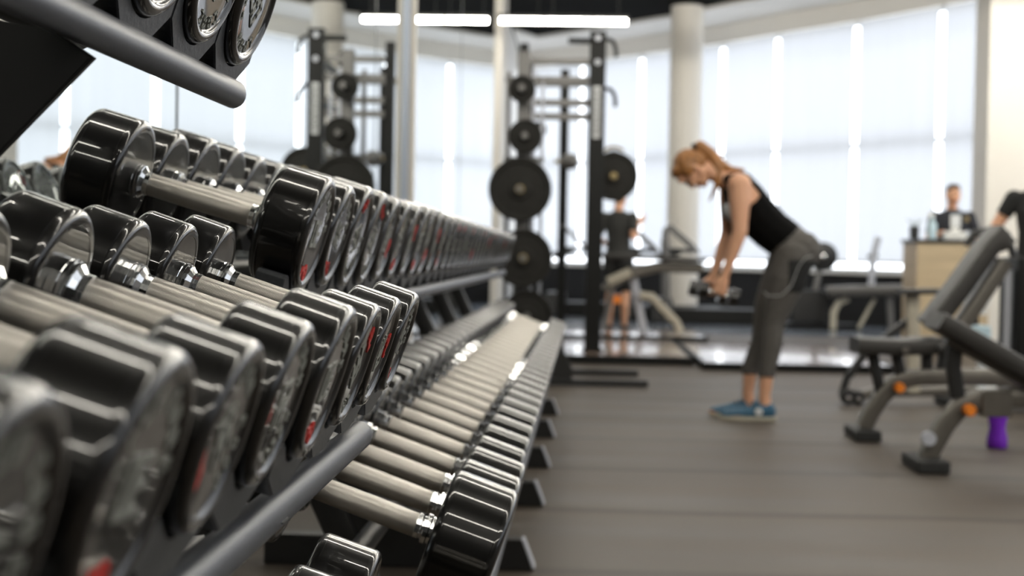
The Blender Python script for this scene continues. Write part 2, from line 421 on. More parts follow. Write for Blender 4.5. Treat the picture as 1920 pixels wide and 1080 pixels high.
# near rack, middle shelf (k = -3 .. 4)
specA = {4: (.069, .060, .0150), 3: (.068, .060, .0150), 2: (.068, .062, .0165), 1: (.074, .064, .0195), 0: (.068, .062, .0195),
         -1: (.066, .064, .020), -2: (.074, .066, .020), -3: (.074, .066, .020)}
embA = {4: 190, 3: 75, 2: 45, 1: 175, 0: 265, -1: 240, -2: 185, -3: 200}
GA = 'dumbbells on the near rack'
for i, k in enumerate(range(4, -4, -1)):
    R, Lh, gr = specA[k]
    nm = ['last', 'second from last', 'third from last', 'fourth from last', 'fifth from last', 'sixth from last', 'seventh from last', 'closest blurred'][i]
    dumbbell((-.4425, yA(k), H - .048), TH_A, R, Lh, gr, .145,
             f'black round dumbbell, {nm} on the near rack middle shelf', GA, embA[k], 0)
for k, e in ((4, 40), (3, 300), (2, 120), (1, 30)):
    nm = {4: 'end', 3: 'second from the end', 2: 'third from the end', 1: 'fourth from the end'}[k]
    dumbbell((-.4425 - .200, yA(k), H - .048 + .443), TH_A, .086, .064, .017, .145,
             f'black round dumbbell, {nm} on the near rack top shelf', GA, e, 0)
for k in (4, 3, 2):
    nm = {4: 'last', 3: 'second from last', 2: 'third from last'}[k]
    dumbbell((-.4425 + .200, yA(k), H - .048 - .438), TH_A, .080, .085, .017, .145,
             f'black round dumbbell, {nm} on the near rack bottom shelf', GA, 60 * k, 0)

# far rack, upper shelf
NB = 31
rU = [.093, .089, .097, .095, .091, .090, .089, .093, .094, .092, .090, .088]
eU = [180, 190, 345, 20, 100, 160, 60, 170]
GU = 'dumbbells on the far rack upper shelf'
for k in range(NB):
    y = 2.20 + k * stepB
    R = rU[k] if k < len(rU) else .090 - .0006 * (k - 12)
    e = eU[k] if k < len(eU) else random.choice([0, 60, 120, 180, 240, 300])
    pl = f'{ORD[k]} from the near end' if k < 16 else (f'{ORD[NB - 1 - k]} from the far end' if k < NB - 1 else 'at the very far end')
    if k == 0: pl = 'first at the near end'
    dumbbell((-.661 + drift(y), y, H + .0965), TH_B1, R, .082 if k < 8 else .078, .0175, .165,
             f'black dumbbell, {pl} of the far rack upper shelf', GU, e, 0)
GL = 'dumbbells on the far rack lower shelf'
for k in range(NB):
    y = 2.18 + k * stepB
    R = [.104, .092, .086, .080, .078][k] if k < 5 else max(.066, .078 - .0006 * (k - 4))
    pl = f'{ORD[k]} from the near end' if k < 16 else (f'{ORD[NB - 1 - k]} from the far end' if k < NB - 1 else 'at the very far end')
    if k == 0: pl = 'first at the near end'
    dumbbell((-.389 + drift(y) * 1.4, y, H - .368), TH_B2, R, .105 if k < 3 else .098, .0185, .165,
             f'pale gripped dumbbell, {pl} of the far rack lower shelf', GL, random.choice([0, 60, 120, 180, 240, 300]), 1)

# ------------------------------------------------------------------ racks
def saddle_mesh(R, xf, depth, arm=.78):
    """cradle: tapered block with a round notch; local X = dumbbell axis, Z = across; front face at x=xf"""
    key = ('saddle', round(R, 3), round(xf, 3), arm)
    if key in _cache: return _cache[key]
    bm = bmesh.new()
    for x1 in (xf,):
        n = R + 0.0045; top = -R * arm; wt = min(0.0945, R + 0.022); bot = -R - 0.034; wb = 0.032
        a0 = math.asin(min(1, -top / n))            # notch ends at the arm tops
        poly = [(-wb, bot), (wb, bot), (wt, bot + 0.5 * (top - bot)), (wt, top - 0.006), (wt - 0.004, top)]
        for j in range(15):
            a = -a0 - (PI - 2 * a0) * j / 14
            poly.append((n * math.cos(a), n * math.sin(a)))
        poly += [(-wt + 0.004, top), (-wt, top - 0.006), (-wt, bot + 0.5 * (top - bot))]
        ok = [p for p in poly]
        prism(bm, ok, x1 - 0.045, x1, 'YZ', bev=0.0015)
    _cache[key] = mesh_of(bm, angle=30)
    return _cache[key]

def add_saddle(parent, pos, theta, R, gl, cl, Lh, back=True, arm=.72):
    ax = Vector((math.cos(theta), 0, -math.sin(theta)))
    c = Vector(pos) + ax * gl / 2
    o = link('saddle', saddle_mesh(R, gl / 2 + cl + Lh - 0.012, 0, arm), M['saddle'], parent)
    o.location = c; o.rotation_euler = (0, theta, 0)
    if back:
        o = link('saddle', saddle_mesh(R, -gl / 2 - cl - Lh + .055, 0, arm), M['saddle'], parent)
        o.location = c; o.rotation_euler = (0, theta, 0)
    return o

rackA = thing('dumbbell_rack', 'near three-tier dumbbell rack with dark grey rails at the left', 'rack', (0, 0, 0))
for (dx, dz, ks) in ((-.182, .45, range(-4, 5)), (0, 0, range(-4, 5)), (.182, -.45, range(-4, 5))):
    y0, y1 = -0.2, 1.95; fz = .018 if dz > 0 else 0
    bm = bmesh.new(); tube(bm, [(-.290 + dx, y0, H - .256 + dz + fz), (-.290 + dx, y1, H - .256 + dz + fz)], .036, .040, 10, up=(1, 0, 0))
    obj('front_rail', bm, M['rail'], rackA)
    bm = bmesh.new(); tube(bm, [(-.50 + dx, y0, H - .163 + dz), (-.50 + dx, y1 - .02, H - .163 + dz)], .04, .04, 10, up=(1, 0, 0))
    obj('back_rail', bm, M['black_steel'], rackA)
    for k in ks:
        if dz < 0 and k == 4 and False: continue
        R = .086 if dz > 0 else (specA[k][0] if (dz == 0 and k in specA) else (.070 if dz == 0 else .080))
        add_saddle(rackA, (-.4425 + dx + (-.018 if dz > 0 else .018 if dz < 0 else 0), yA(k), H - .048 + dz + (-.007 if dz > 0 else .012 if dz < 0 else 0)), TH_A, R, .145, .028, specA[k][1] if (dz == 0 and k in specA) else (.064 if dz > 0 else .085), arm=.30 if dz > 0 else .72)
# gusset and uprights (dark plates in planes across the rack)
for yp in (0.25, 1.355):
    bm = bmesh.new()
    prism(bm, [(-.462, H + .180), (-.60, H + .040), (-.80, H - .160), (-.86, H - .160), (-.86, H + .27), (-.70, H + .24), (-.50, H + .205)], yp - .006, yp + .006, 'XZ', bev=.003)
    obj('gusset', bm, M['black_steel'], rackA)
    bm = bmesh.new()
    prism(bm, [(-.86, H + .30), (-.80, H + .28), (-.28, 0.03), (-.40, 0.03)], yp - .02, yp + .02, 'XZ')
    obj('upright', bm, M['black_steel'], rackA)
    bm = obox(-.86, -.02, yp - .04, yp + .04, 0.001, .07, bev=.008)
    obj('foot', bm, M['black_steel'], rackA)
    for dx, dz in ((0, 0), (.182, -.45)):
        bm = bmesh.new(); prism(bm, [(-.27 + dx, H - .262 + dz), (-.55 + dx, H - .17 + dz), (-.62 + dx, H - .21 + dz), (-.62 + dx, H - .32 + dz)], yp - .015, yp + .015, 'XZ')
        obj('shelf_bracket', bm, M['black_steel'], rackA)

rackB = thing('dumbbell_rack', 'far two-tier dumbbell rack running away along the mirror wall', 'rack', (0, 0, 0))
yb0, yb1 = 2.09, 2.2 + NB * stepB - .08
for (x, z, th, nm, sx, sz, gl, lh) in ((-.457, H - .118, TH_B1, 'upper', -.661, .0965, .165, .082), (-.155, H - .612, TH_B2, 'lower', -.389, -.368, .165, .10)):
    bm = bmesh.new(); tube(bm, [(x, yb0, z), (x + drift(yb1), yb1, z)], .036, .04, 10, up=(1, 0, 0)); obj('front_rail', bm, M['rail'], rackB)
    bm = bmesh.new(); tube(bm, [(x - .22, yb0, z + .075), (x - .22 + drift(yb1), yb1, z + .075)], .04, .04, 10, up=(1, 0, 0)); obj('back_rail', bm, M['black_steel'], rackB)
    for k in range(NB):
        y = (2.20 if nm == 'upper' else 2.18) + k * stepB
        R = (rU[k] if k < len(rU) else .090 - .0006 * (k - 12)) if nm == 'upper' else ([.104, .092, .086, .080, .078][k] if k < 5 else max(.066, .078 - .0006 * (k - 4)))
        add_saddle(rackB, (sx + drift(y) * (1 if nm == 'upper' else 1.4), y, H + sz), th, R, gl, .028, (lh if k < 8 else .078) if nm == 'upper' else (.105 if k < 3 else .098), k < 18)
for yp in (3.15, 4.13, 5.18, 6.10, 7.10, 8.1):
    d = drift(yp)
    bm = bmesh.new(); tube(bm, [(-.40 + d, yp, .05), (-.86 + d, yp, H + .10)], .05, .07, sq=True); obj('upright', bm, M['black_steel'], rackB)
    for zz, xx in ((H - .118, -.457), (H - .612, -.155)):
        bm = bmesh.new(); prism(bm, [(xx + d, zz - .02), (xx - .3 + d, zz + .07), (xx - .36 + d, zz + .02), (xx - .3 + d, zz - .05)], yp - .012, yp + .012, 'XZ'); obj('shelf_bracket', bm, M['black_steel'], rackB)
    ft = obj('foot', prism(bmesh.new(), [(-.90 + d, .001), (-.118 + d, .001), (-.150 + d, .088), (-.90 + d, .088)], yp - .035, yp + .035, 'XZ', bev=.004), M['black_steel'], rackB)
    bm = bmesh.new(); prism(bm, [(-.116 + d, .006), (-.108 + d, .006), (-.140 + d, .088), (-.148 + d, .088)], yp - .034, yp + .034, 'XZ', bev=.001)
    q = obj('end_cap', bm, M['silver'], ft); q['label'] = 'pale grey end cap'

# ------------------------------------------------------------------ building shell
MX = -1.05
W = [(-1.05, 26.0), (0.1, 24.95), (1.08, 23.9), (2.29, 22.55), (2.99, 21.5), (3.93, 20.3), (4.78, 19.0), (5.6, 17.75), (6.4, 16.2), (7.15, 14.5), (7.85, 12.7),
     (8.4, 10.9), (8.9, 9.0), (9.3, 7.1), (9.6, 5.1), (9.8, 3.1), (9.9, 1.1), (9.9, -.9), (9.9, -2.9), (9.9, -5.0)]
W = [Vector((a, b, 0)) for a, b in W]
TOP, SILL, SB, CEIL = 4.27, .73, .88, 4.60
room = [(-1.25, -5.2)] + [(w.x + .25, w.y + .2) for w in reversed(W)] + [(-1.25, 26.4)]
poly = [(-1.25, -5.2), (10.1, -5.2)] + [(w.x + (.15 if i else -.2), w.y + .15) for i, w in reversed(list(enumerate(W)))]
bm = bmesh.new(); prism(bm, poly, -.1, 0.0, 'XY'); struct('floor', bm, M['floor'])
# polished strip of floor in front of the cardio machines
def inward(i, d):
    a = W[max(0, i - 1)]; b = W[min(len(W) - 1, i + 1)]
    t = (b - a).normalized(); n = Vector((t.y, -t.x, 0))
    n = Vector((-abs(t.y), t.x if t.x < 0 else -abs(t.x), 0)); n.normalize()
    return W[i] + n * d
bm = bmesh.new(); pl = [(-1.04, 16.9), (3.9, 16.9), (6.2, 16.0)] + [(W[i].x - .05, W[i].y - .08) for i in range(8, -1, -1)]
pl[-1] = (-1.04, 25.9)
prism(bm, pl, 0.0005, .004, 'XY'); fl = struct('floor_polished', bm, M['polished']); fl.name = 'floor_far'
bm = bmesh.new(); prism(bm, poly, CEIL, CEIL + .1, 'XY'); struct('ceiling', bm, M['ceil'])
# white soffit following the window wall
bm = bmesh.new(); inn = [inward(i, 1.1) for i in range(len(W))]
inn[0].x = -1.04; inn[0].y = 23.4
outp = [(w.x + .02, w.y + .02) for w in W]
prism(bm, outp + [(p.x, p.y) for p in reversed(inn)], CEIL - .05, CEIL - .004, 'XY'); struct('trim_1', bm, M['white'])
struct('wall_left', obox(MX - .2, MX - .02, -5.2, 26.2, 0, CEIL), M['white'])
struct('wall_back', obox(-1.25, 10.1, -5.2, -5.0, 0, CEIL), M['darkwall'])
# window wall: knee wall, header
kn = bmesh.new(); hd = bmesh.new(); sl = bmesh.new()
for i in range(len(W) - 1):
    a, b = W[i], W[i + 1]; t = (b - a).normalized(); n = Vector((t.y, -t.x, 0)); n = n if n.x > 0 or n.y > 0 else -n
    def slab(bm, z0, z1, off0, off1, e0=.03, e1=.03):
        p = [a - t * e0 + n * off0, b + t * e1 + n * off0, b + t * e1 + n * off1, a - t * e0 + n * off1]
        A = [bm.verts.new((q.x, q.y, z0)) for q in p]; B = [bm.verts.new((q.x, q.y, z1)) for q in p]
        bm.faces.new(A); bm.faces.new(B[::-1])
        for k in range(4): bm.faces.new((A[k], B[k], B[(k + 1) % 4], A[(k + 1) % 4]))
    slab(kn, 0, SILL - .03, .0, .2); slab(hd, TOP, CEIL, .0, .2); slab(sl, SILL - .03, SILL, -.10, .22)
    # window frame: posts, transom
    fr = bmesh.new()
    slab(fr, 2.49, 2.55, .10, .15); slab(fr, SILL, SILL + .05, .10, .15); slab(fr, TOP - .05, TOP, .10, .15)
    f = struct(f'window_{i + 1}', fr, M['frame'])
    sh = bmesh.new(); p0, p1 = a + t * .055, b - t * .055
    for (off0, off1, z0, z1) in ((.02, .023, SB, TOP - .01),):
        p = [p0 + n * off0, p1 + n * off0, p1 + n * off1, p0 + n * off1]
        A = [sh.verts.new((q.x, q.y, z0)) for q in p[:2]]; B = [sh.verts.new((q.x, q.y, z1)) for q in p[:2]]
        sh.faces.new((A[0], A[1], B[1], B[0]))
    pos = ['behind the mirror wall end', 'behind the squat rack', 'between the squat rack and the round column', 'just right of the round white column behind the bending woman head',
           'above the bending woman back', 'above the grey seat post machine', 'behind the man at the counter'][i] if i < 7 else f'{ORD[i - 6]} past the right edge column along the curved wall'
    s = obj('window_shade', sh, M['shade'], None, smooth=False)
    tag(s, 'white translucent roller shade ' + pos, 'window shade', 'roller shades on the curved window wall')
    hb = bmesh.new(); q0, q1 = p0 + n * .015, p1 + n * .015
    tube(hb, [(q0.x, q0.y, SB), (q1.x, q1.y, SB)], .02, .03, 6); obj('hem_bar', hb, M['frame'], s)
struct('wall_far', kn, M['darkwall']); struct('trim_2', hd, M['white']); struct('trim_3', sl, M['white'])
# round column, right column, pilaster and mirror post
struct('trim_4', lathe(bmesh.new(), [(0.004, .24), (CEIL, .24)], 40, 'Z', (at(1283, 300, 21.2).x, 21.2, 0)), M['beige_col'], True)
xr = at(1837, 300, 17.0).x
struct('trim_5', obox(xr, xr + .9, 16.7, 17.3, 0.004, CEIL), M['beige_col'])
struct('trim_6', obox(MX - .02, MX + .05, 19.05, 20.6, 0.004, CEIL), M['beige_col'])
# the mirror wall
seams = [-5.0, 0.0, 3.72, 7.43, 8.75]
names = ['behind the near rack, mostly out of view', 'behind the near rack shelves', 'between the first dark seam and the second', 'left of the aluminium post']
def mirror(y0, y1, label):
    o = obj('wall_mirror', obox(MX - .019, MX, y0 + .006, y1 - .006, .25, CEIL - .02), M['mirror'], None, False)
    tag(o, label, 'mirror', 'mirror panels on the left wall')
for i in range(4): mirror(seams[i], seams[i + 1], 'tall wall mirror panel ' + names[i])
mirror(8.85, 13.0, 'tall wall mirror panel just right of the aluminium post'); mirror(13.0, 19.05, 'tall wall mirror panel ending at the pale pilaster')
for y in (3.72, 7.43, 13.0): struct('trim_%d' % (7 + int(y)), obox(MX - .018, MX + .002, y - .006, y + .006, .25, CEIL - .02), M['seam'])
p = thing('mirror_post', 'white and aluminium vertical post between the mirror panels', 'post', (MX, 8.8, 0))
obj('channel', obox(-.0, .024, -.03, .03, .001, CEIL - .01, bev=.003), M['alu'], p)
obj('side_strip', obox(.0245, .056, -.034, .034, .001, CEIL - .01, bev=.004), M['beige_col'], p)

# lights: fluorescent tubes on the black ceiling
tubes = [(-.97, -.44, 18.0, 3.845, 'left short one visible beside the pale pilaster'), (-.41, .62, 18.0, 3.845, 'longer one visible above the squat rack')]
rows = [(14.9, 'fifth'), (11.8, 'fourth'), (8.7, 'third'), (5.5, 'second'), (2.3, 'first'), (-.9, 'first behind'), (-4.0, 'second behind')]
for y, rn in rows:
    for x0, x1, cn in ((-1.0, .73, 'by the mirror wall'), (.76, 2.5, 'over the aisle'), (2.53, 4.25, 'over the front bench'), (4.28, 6.0, 'right of the benches'), (6.03, 7.7, 'nearer the windows')):
        tubes.append((x0, x1, y, 3.93, f'out of frame, {rn} row, {cn}'))
for i, (x0, x1, y, z, nm) in enumerate(tubes):
    t = thing('ceiling_light', 'white ceiling tube light, ' + nm, 'light', ((x0 + x1) / 2, y, z), group='fluorescent ceiling lights')
    w = (x1 - x0) / 2
    obj('tube', lathe(bmesh.new(), [(-w, 0), (-w, .032), (w, .032), (w, 0)], 16, 'X'), M['tube'], t)
    obj('housing', obox(-w - .03, w + .03, -.05, .05, .035, .08, bev=.006), M['black_steel'], t)
    for sx in (-.8, .8): obj('hanger', obox(sx * w - .006, sx * w + .006, -.006, .006, .081, CEIL - z, ), M['black_steel'], t)

# ------------------------------------------------------------------ platforms
def platform(x0, x1, y0, y1, z, label):
    t = thing('lifting_platform', label, 'platform', ((x0 + x1) / 2, (y0 + y1) / 2, 0), group='lifting platforms')
    w, d = (x1 - x0) / 2, (y1 - y0) / 2
    obj('deck', obox(-w + .03, w - .03, -d + .03, d - .03, .006, z, bev=.003), M['platform'], t)
    obj('edge_frame', obox(-w, w, -d, -d + .029, .006, z + .004), M['rack_steel'], t)
    obj('edge_frame', obox(-w, w, d - .029, d, .006, z + .004), M['rack_steel'], t)
    obj('edge_frame', obox(-w, -w + .029, -d + .03, d - .03, .006, z + .004), M['rack_steel'], t)
    obj('edge_frame', obox(w - .029, w, -d + .03, d - .03, .006, z + .004), M['rack_steel'], t)
platform(-.75, 1.02, 11.9, 14.3, .07, 'wooden lifting platform under the squat rack with dark front edge')
platform(1.06, 2.62, 11.5, 14.2, .06, 'glossy wooden lifting platform behind the bending woman legs')
platform(-.75, 1.45, 15.1, 16.6, .06, 'wooden lifting platform farther back beneath the beige machine')

# ------------------------------------------------------------------ squat rack
HB = H
rx, ry = .185, 12.5
sq = thing('squat_rack', 'tall black squat rack with white label strip on its front post', 'rack', (0, 0, 0))
ht = 2.86
def post(x, y, z1, w=.095, nm='post', z0=.075):
    return obj(nm, obox(x - w / 2, x + w / 2, y - w / 2, y + w / 2, z0, z1, bev=.006), M['rack_steel'], sq)
pf = post(rx, ry, ht, .14)
post(rx, 13.95, ht); post(-.46, 12.55, ht - .1, .08); post(-.46, 13.95, ht - .1, .08)
for z in (2.60, 2.44, 2.24, 2.12):
    obj('crossbar', obox(-.42, rx - .06, ry - .03, ry + .03, z - .028, z + .028, bev=.004), M['grey_steel'], sq)
    if z in (2.60, 2.24): obj('crossbar', obox(rx - .03, rx + .03, ry + .06, 13.9, z - .03, z + .03, bev=.004), M['rack_steel'], sq)
obj('crossbar', obox(-.42, rx - .06, 13.92, 13.98, 2.55, 2.62, bev=.004), M['grey_steel'], sq)
obj('foot_plate', obox(rx - .09, rx + .09, ry - .1, ry + .1, .0755, .09, bev=.003), M['rack_steel'], sq)
q = obj('label_strip', obox(rx - .035, rx + .03, ry - .0765, ry - .0705, 1.93, 2.38, bev=.002), M['white_cloth'], sq); q['label'] = 'long white label strip'
bm = bmesh.new()
for k in range(9):
    z = 1.96 + k * .045
    for a, b, c, d in ((-.022, .018, z, z + .008), (-.022, -.012, z, z + .03), (.006, .018, z + .012, z + .03) if k % 2 else (-.022, .018, z + .02, z + .028)):
        box(bm, rx + a, rx + b, ry - .0785, ry - .0766, c, d)
obj('label_lettering', bm, M['rubber'], q, False)
for z in (2.80, 2.59):
    obj('bolt', lathe(bmesh.new(), [(-.012, 0), (-.012, .024), (0, .027), (0, 0)], 20, 'Y', (rx, ry - .0705, z)), M['silver'], sq)
hn = obj('pull_up_handle', tube(bmesh.new(), [(rx - .26, ry - .02, 2.78), (rx - .06, ry - .02, 2.78)], .055, round_=10), M['rubber'], sq)
for z in (2.76, 2.33):
    obj('hook', tube(bmesh.new(), arc((rx + .06, ry, z + .04), (rx + .17, ry, z + .05), (rx + .16, ry, z - .12), 8), .035, .035, 8), M['rack_steel'], sq)
hr = at(1057, 300, 15.0)
p2 = thing('storage_post', 'slim black upright post standing just left of the tall labelled rack post', 'post', (hr.x, 14.75, 0))
obj('post', obox(-.045, .045, -.035, .035, .02, 2.82, bev=.005), M['rack_steel'], p2)
obj('foot_plate', obox(-.12, .12, -.1, .1, .006, .019, bev=.002), M['rack_steel'], p2)
for z in (1.90, 1.2):
    obj('peg', lathe(bmesh.new(), [(-.24, 0), (-.24, .024), (-.036, .024), (-.036, 0)], 16, 'Y', (0, 0, z)), M['chrome'], p2)

_pl = {}
def plate(c, r, th, label, hub='brass', ribs=True):
    """weight plate, axis along Y"""
    t = thing('weight_plate', label, 'weight plate', c, group='weight plates')
    k = round(r, 3)
    if k not in _pl:
        pr = [(-th / 2, .026), (-th / 2, r * .30), (-th * .3, r * .36), (-th * .28, r * .80), (-th / 2, r * .86), (-th / 2, r * .985), (-th * .4, r), (th * .4, r), (th / 2, r * .985), (th / 2, r * .86), (th * .28, r * .80), (th * .3, r * .36), (th / 2, r * .3), (th / 2, .026), (-th / 2, .026)]
        a = mesh_of(lathe(bmesh.new(), pr, 56, 'Y'), angle=30)
        h = mesh_of(lathe(bmesh.new(), [(-th / 2 - .004, .0255), (-th / 2 - .004, .034), (th / 2 + .004, .034), (th / 2 + .004, .0255), (-th / 2 - .004, .0255)], 24, 'Y'), angle=30)
        _pl[k] = (a, h)
    link('disc', _pl[k][0], M['iron'], t)
    q = link('hub', _pl[k][1], M[hub], t)
    if hub == 'brass': q['label'] = 'brass coloured hub'
    return t
# plate tree
py_ = 10.5; px_ = at(977, 355, py_).x
tr = thing('plate_tree', 'black plate storage tree loaded with weight plates beyond the far dumbbell rack', 'plate tree', (px_, py_ + .16, 0))
obj('post', obox(-.045, .045, -.045, .045, .05, 2.42, bev=.006), M['grey_steel'], tr)
obj('side_upright', obox(-.13, -.10, .02, .05, .05, 2.28, bev=.004), M['grey_steel'], tr)
obj('side_upright', obox(.06, .09, .05, .08, .05, 2.3, bev=.004), M['silver'], tr)
obj('side_upright', obox(.13, .155, .05, .08, .05, 2.25, bev=.004), M['silver'], tr)
for z in (2.2, 1.6): obj('cross_brace', obox(-.14, .16, .046, .049, z, z + .04), M['grey_steel'], tr)
for i, (yy, x1) in enumerate(((-.75, .93), (.1, .90))):
    obj('foot', obox(-.1, x1, yy - .03, yy + .03, .006, .05, bev=.006), M['black_steel'], tr)
obj('base_beam', obox(-.03, .03, -.72, .07, .0065, .048), M['black_steel'], tr)
obj('gusset', prism(bmesh.new(), [(.24, .052), (.40, .052), (.40, .12), (.30, .33), (.25, .33)], -.76, -.70, 'XZ', bev=.003), M['black_steel'], tr)
spots = [(979, 167, .10, 'small black weight plate at the top of the plate tree'), (985, 256, .125, 'small black weight plate second from the top of the plate tree'),
         (975, 355, .234, 'large black weight plate in the middle of the plate tree'), (981, 484, .215, 'large black weight plate below the middle one, beside the far dumbbell heads'),
         (988, 592, .19, 'black weight plate lowest on the plate tree')]
for x, y, r, lb in spots:
    p = at(x, y, py_ - .02)
    plate((p.x, py_ - .02, p.z), r, .045, lb, 'brass' if r > .2 else 'iron')
    obj('peg', lathe(bmesh.new(), [(-.30, 0), (-.30, .0245), (-.05, .0245), (-.05, 0)], 16, 'Y', (p.x - px_, 0, p.z)), M['grey_steel'], tr)
    if r > .15: plate((p.x, py_ + .052, p.z), r * .96, .035, 'black weight plate tucked behind another, ' + lb.replace('large ', '').replace('black weight plate ', '').replace('beside the far dumbbell heads', 'lower pair')[:60], 'iron')
p = at(1010, 243, py_ + .3); plate((p.x, py_ + .30, p.z), .06, .03, 'tiny black weight plate right of the second one on the plate tree', 'iron')
obj('peg', lathe(bmesh.new(), [(-.08, 0), (-.08, .0235), (.11, .0235), (.11, 0)], 16, 'Y', (p.x - px_, .16, p.z)), M['grey_steel'], tr)
# barbell racked on the squat rack with plates facing the camera
b0 = at(1148, 335, 13.3)
bb = thing('barbell', 'barbell lying in the squat rack behind the labelled post', 'barbell', (b0.x, 13.5, b0.z))
obj('shaft', lathe(bmesh.new(), [(-.55, 0), (-.55, .014), (.9, .014), (.9, 0)], 16, 'Y'), M['chrome'], bb)
obj('sleeve', lathe(bmesh.new(), [(-.75, 0), (-.75, .0245), (-.551, .0245), (-.551, 0)], 20, 'Y'), M['brass'], bb)
plate((b0.x, 13.5 - .62, b0.z), .222, .045, 'large black weight plate just right of the labelled rack post')
plate((b0.x + .0, 13.5 - .555, b0.z), .215, .04, 'black weight plate behind the one right of the labelled rack post', 'iron')
p = at(1150, 292, 14.2)
k = obj('clamp', lathe(bmesh.new(), [(-.10, 0), (-.09, .06), (-.03, .085), (.03, .07), (.05, .035), (.06, 0)], 24, 'Z', p), M['grey_steel'], sq)
obj('pin', tube(bmesh.new(), [p + Vector(q) for q in ((-.09, 0, .04), (-.04, 0, .085), (.04, 0, .085), (.1, 0, .05))], .03), M['brass'], k)
obj('clamp_arm', tube(bmesh.new(), [(p.x, 14.2, p.z - .02), (rx, 14.0, p.z - .02)], .04), M['rack_steel'], sq)
p = at(1069, 303, 14.45); q = (p.x - hr.x, 14.45 - 14.75, p.z)
k = obj('clamp', lathe(bmesh.new(), [(-.10, 0), (-.09, .05), (-.03, .08), (.03, .08), (.07, .05), (.09, 0)], 24, 'X', q), M['grey_steel'], p2)
obj('pin', lathe(bmesh.new(), [(-.16, 0), (-.16, .02), (-.091, .02), (-.091, 0)], 16, 'X', q), M['brass'], k)
obj('clamp_arm', tube(bmesh.new(), [q, (0, -.036, q[2])], .04), M['rack_steel'], p2)

# ------------------------------------------------------------------ beige machine behind the rack
Y = 15.75; o = at(1225, 640, Y); bx = o.x
def L(px, py, y=Y): p = at(px, py, y); return (p.x - bx, y - Y, p.z)
mc = thing('back_extension_bench', 'beige framed machine with long black board top right of the squat rack', 'exercise bench', (bx, Y, .062))
def Lm(px, py, dy=0): a = at(px, py, Y + dy); return (a.x - bx, dy, a.z - .062)
a, b = Lm(1128, 479), Lm(1322, 488)
obj('board', tube(bmesh.new(), [a, b], .42, .05, sq=True, up=(0, 1, 0)), M['vinyl'], mc)
obj('frame', tube(bmesh.new(), [Lm(1135, 545), Lm(1150, 528), Lm(1190, 510), Lm(1235, 500), Lm(1318, 503)], .08, .12, sq=True), M['bench_steel'], mc)
obj('arm', tube(bmesh.new(), [Lm(1140, 528, -.1), Lm(1182, 509, -.1)], .07, .10, sq=True), M['beige_steel'], mc)
obj('leg', tube(bmesh.new(), [Lm(1200, 553), Lm(1222, 556), Lm(1240, 575), Lm(1268, 604), (Lm(1276, 620)[0], 0, .02)], .07, .085, sq=True), M['beige_steel'], mc)
q = obj('leg', tube(bmesh.new(), [Lm(1186, 515, .12), (Lm(1208, 620)[0], .12, .015)], .05, .09, sq=True), M['silver'], mc); q['label'] = 'leg with its glare in the colour'  # pale colour stands for the glare along this leg
obj('leg', tube(bmesh.new(), [Lm(1150, 530, .1), (Lm(1132, 620)[0], .1, .015)], .05, .06, sq=True), M['grey_steel'], mc)
q = obj('knob', lathe(bmesh.new(), [(-.03, 0), (-.03, .05), (.03, .05), (.03, 0)], 20, 'Y', Lm(1157, 561, -.08)), M['orange'], mc); q['label'] = 'orange knob'

# ------------------------------------------------------------------ treadmills by the windows
def treadmill(x, y, label, rz=0.0):
    t = thing('treadmill', label, 'treadmill', (x, y, .006), (0, 0, rz), 'cardio machines by the windows')
    obj('deck', obox(-.25, 1.0, -.34, .34, .0, .2, bev=.02), M['rack_steel'], t)
    obj('motor_cover', obox(-.55, -.252, -.32, .32, .0, .34, bev=.05), M['black_steel'], t)
    for s in (-1, 1):
        obj('upright', tube(bmesh.new(), [(-.32, s * .36, .02), (-.36, s * .36, 1.12)], .05, .07), M['grey_steel'], t)
        obj('handrail', tube(bmesh.new(), [(-.36, s * .36, 1.12), (-.35, s * .36, 1.27), (-.30, s * .36, 1.31), (.0, s * .36, 1.05), (.08, s * .36, .95)], .045, .045), M['grey_steel'], t)
    obj('console', obox(-.16, .14, -.30, .30, .93, 1.03, bev=.03, mtx=Matrix.Rotation(rad(-18), 4, 'Y')), M['black_steel'], t)
    obj('console_arm', tube(bmesh.new(), [(-.36, -.36, 1.0), (.0, -.2, .98), (.0, .2, .98), (-.36, .36, 1.0)], .05), M['black_steel'], t)
for px, y, lb in ((1095, 21.3, 'grey treadmill with arched handrail seen between the two black rack posts'), (1222, 20.4, 'grey treadmill with arched handrail right of the squat rack'),
                  (1296, 19.6, 'grey treadmill with arched handrail below the bending woman head')):
    treadmill(at(px, 450, y).x, y, lb)
# flywheel bike behind the woman's hips
p = at(1520, 590, 18.7)
t = thing('exercise_bike', 'exercise bike with dark round flywheel behind the woman hips', 'exercise bike', (p.x, 18.7, .006))
c = at(1543, 481, 18.7); cx, cz = c.x - p.x, c.z - .006
obj('flywheel', lathe(bmesh.new(), [(-.06, 0), (-.06, .12), (-.035, .185), (.035, .185), (.06, .12), (.06, 0)], 36, 'Y', (cx, 0, cz)), M['black_steel'], t)
obj('hub', lathe(bmesh.new(), [(-.085, 0), (-.08, .03), (-.061, .04), (-.061, 0)], 20, 'Y', (cx, 0, cz)), M['chrome'], t)
obj('mast', tube(bmesh.new(), [(cx, .06, cz), (cx - .08, .04, .5), (cx - .05, 0, .06)], .06, .08), M['grey_steel'], t)
obj('base', obox(cx - .5, cx + .45, -.22, .22, 0, .07, bev=.02), M['rack_steel'], t)
obj('body_shroud', obox(cx - .40, cx + .1, -.1, .1, .08, .5, bev=.04), M['black_steel'], t)
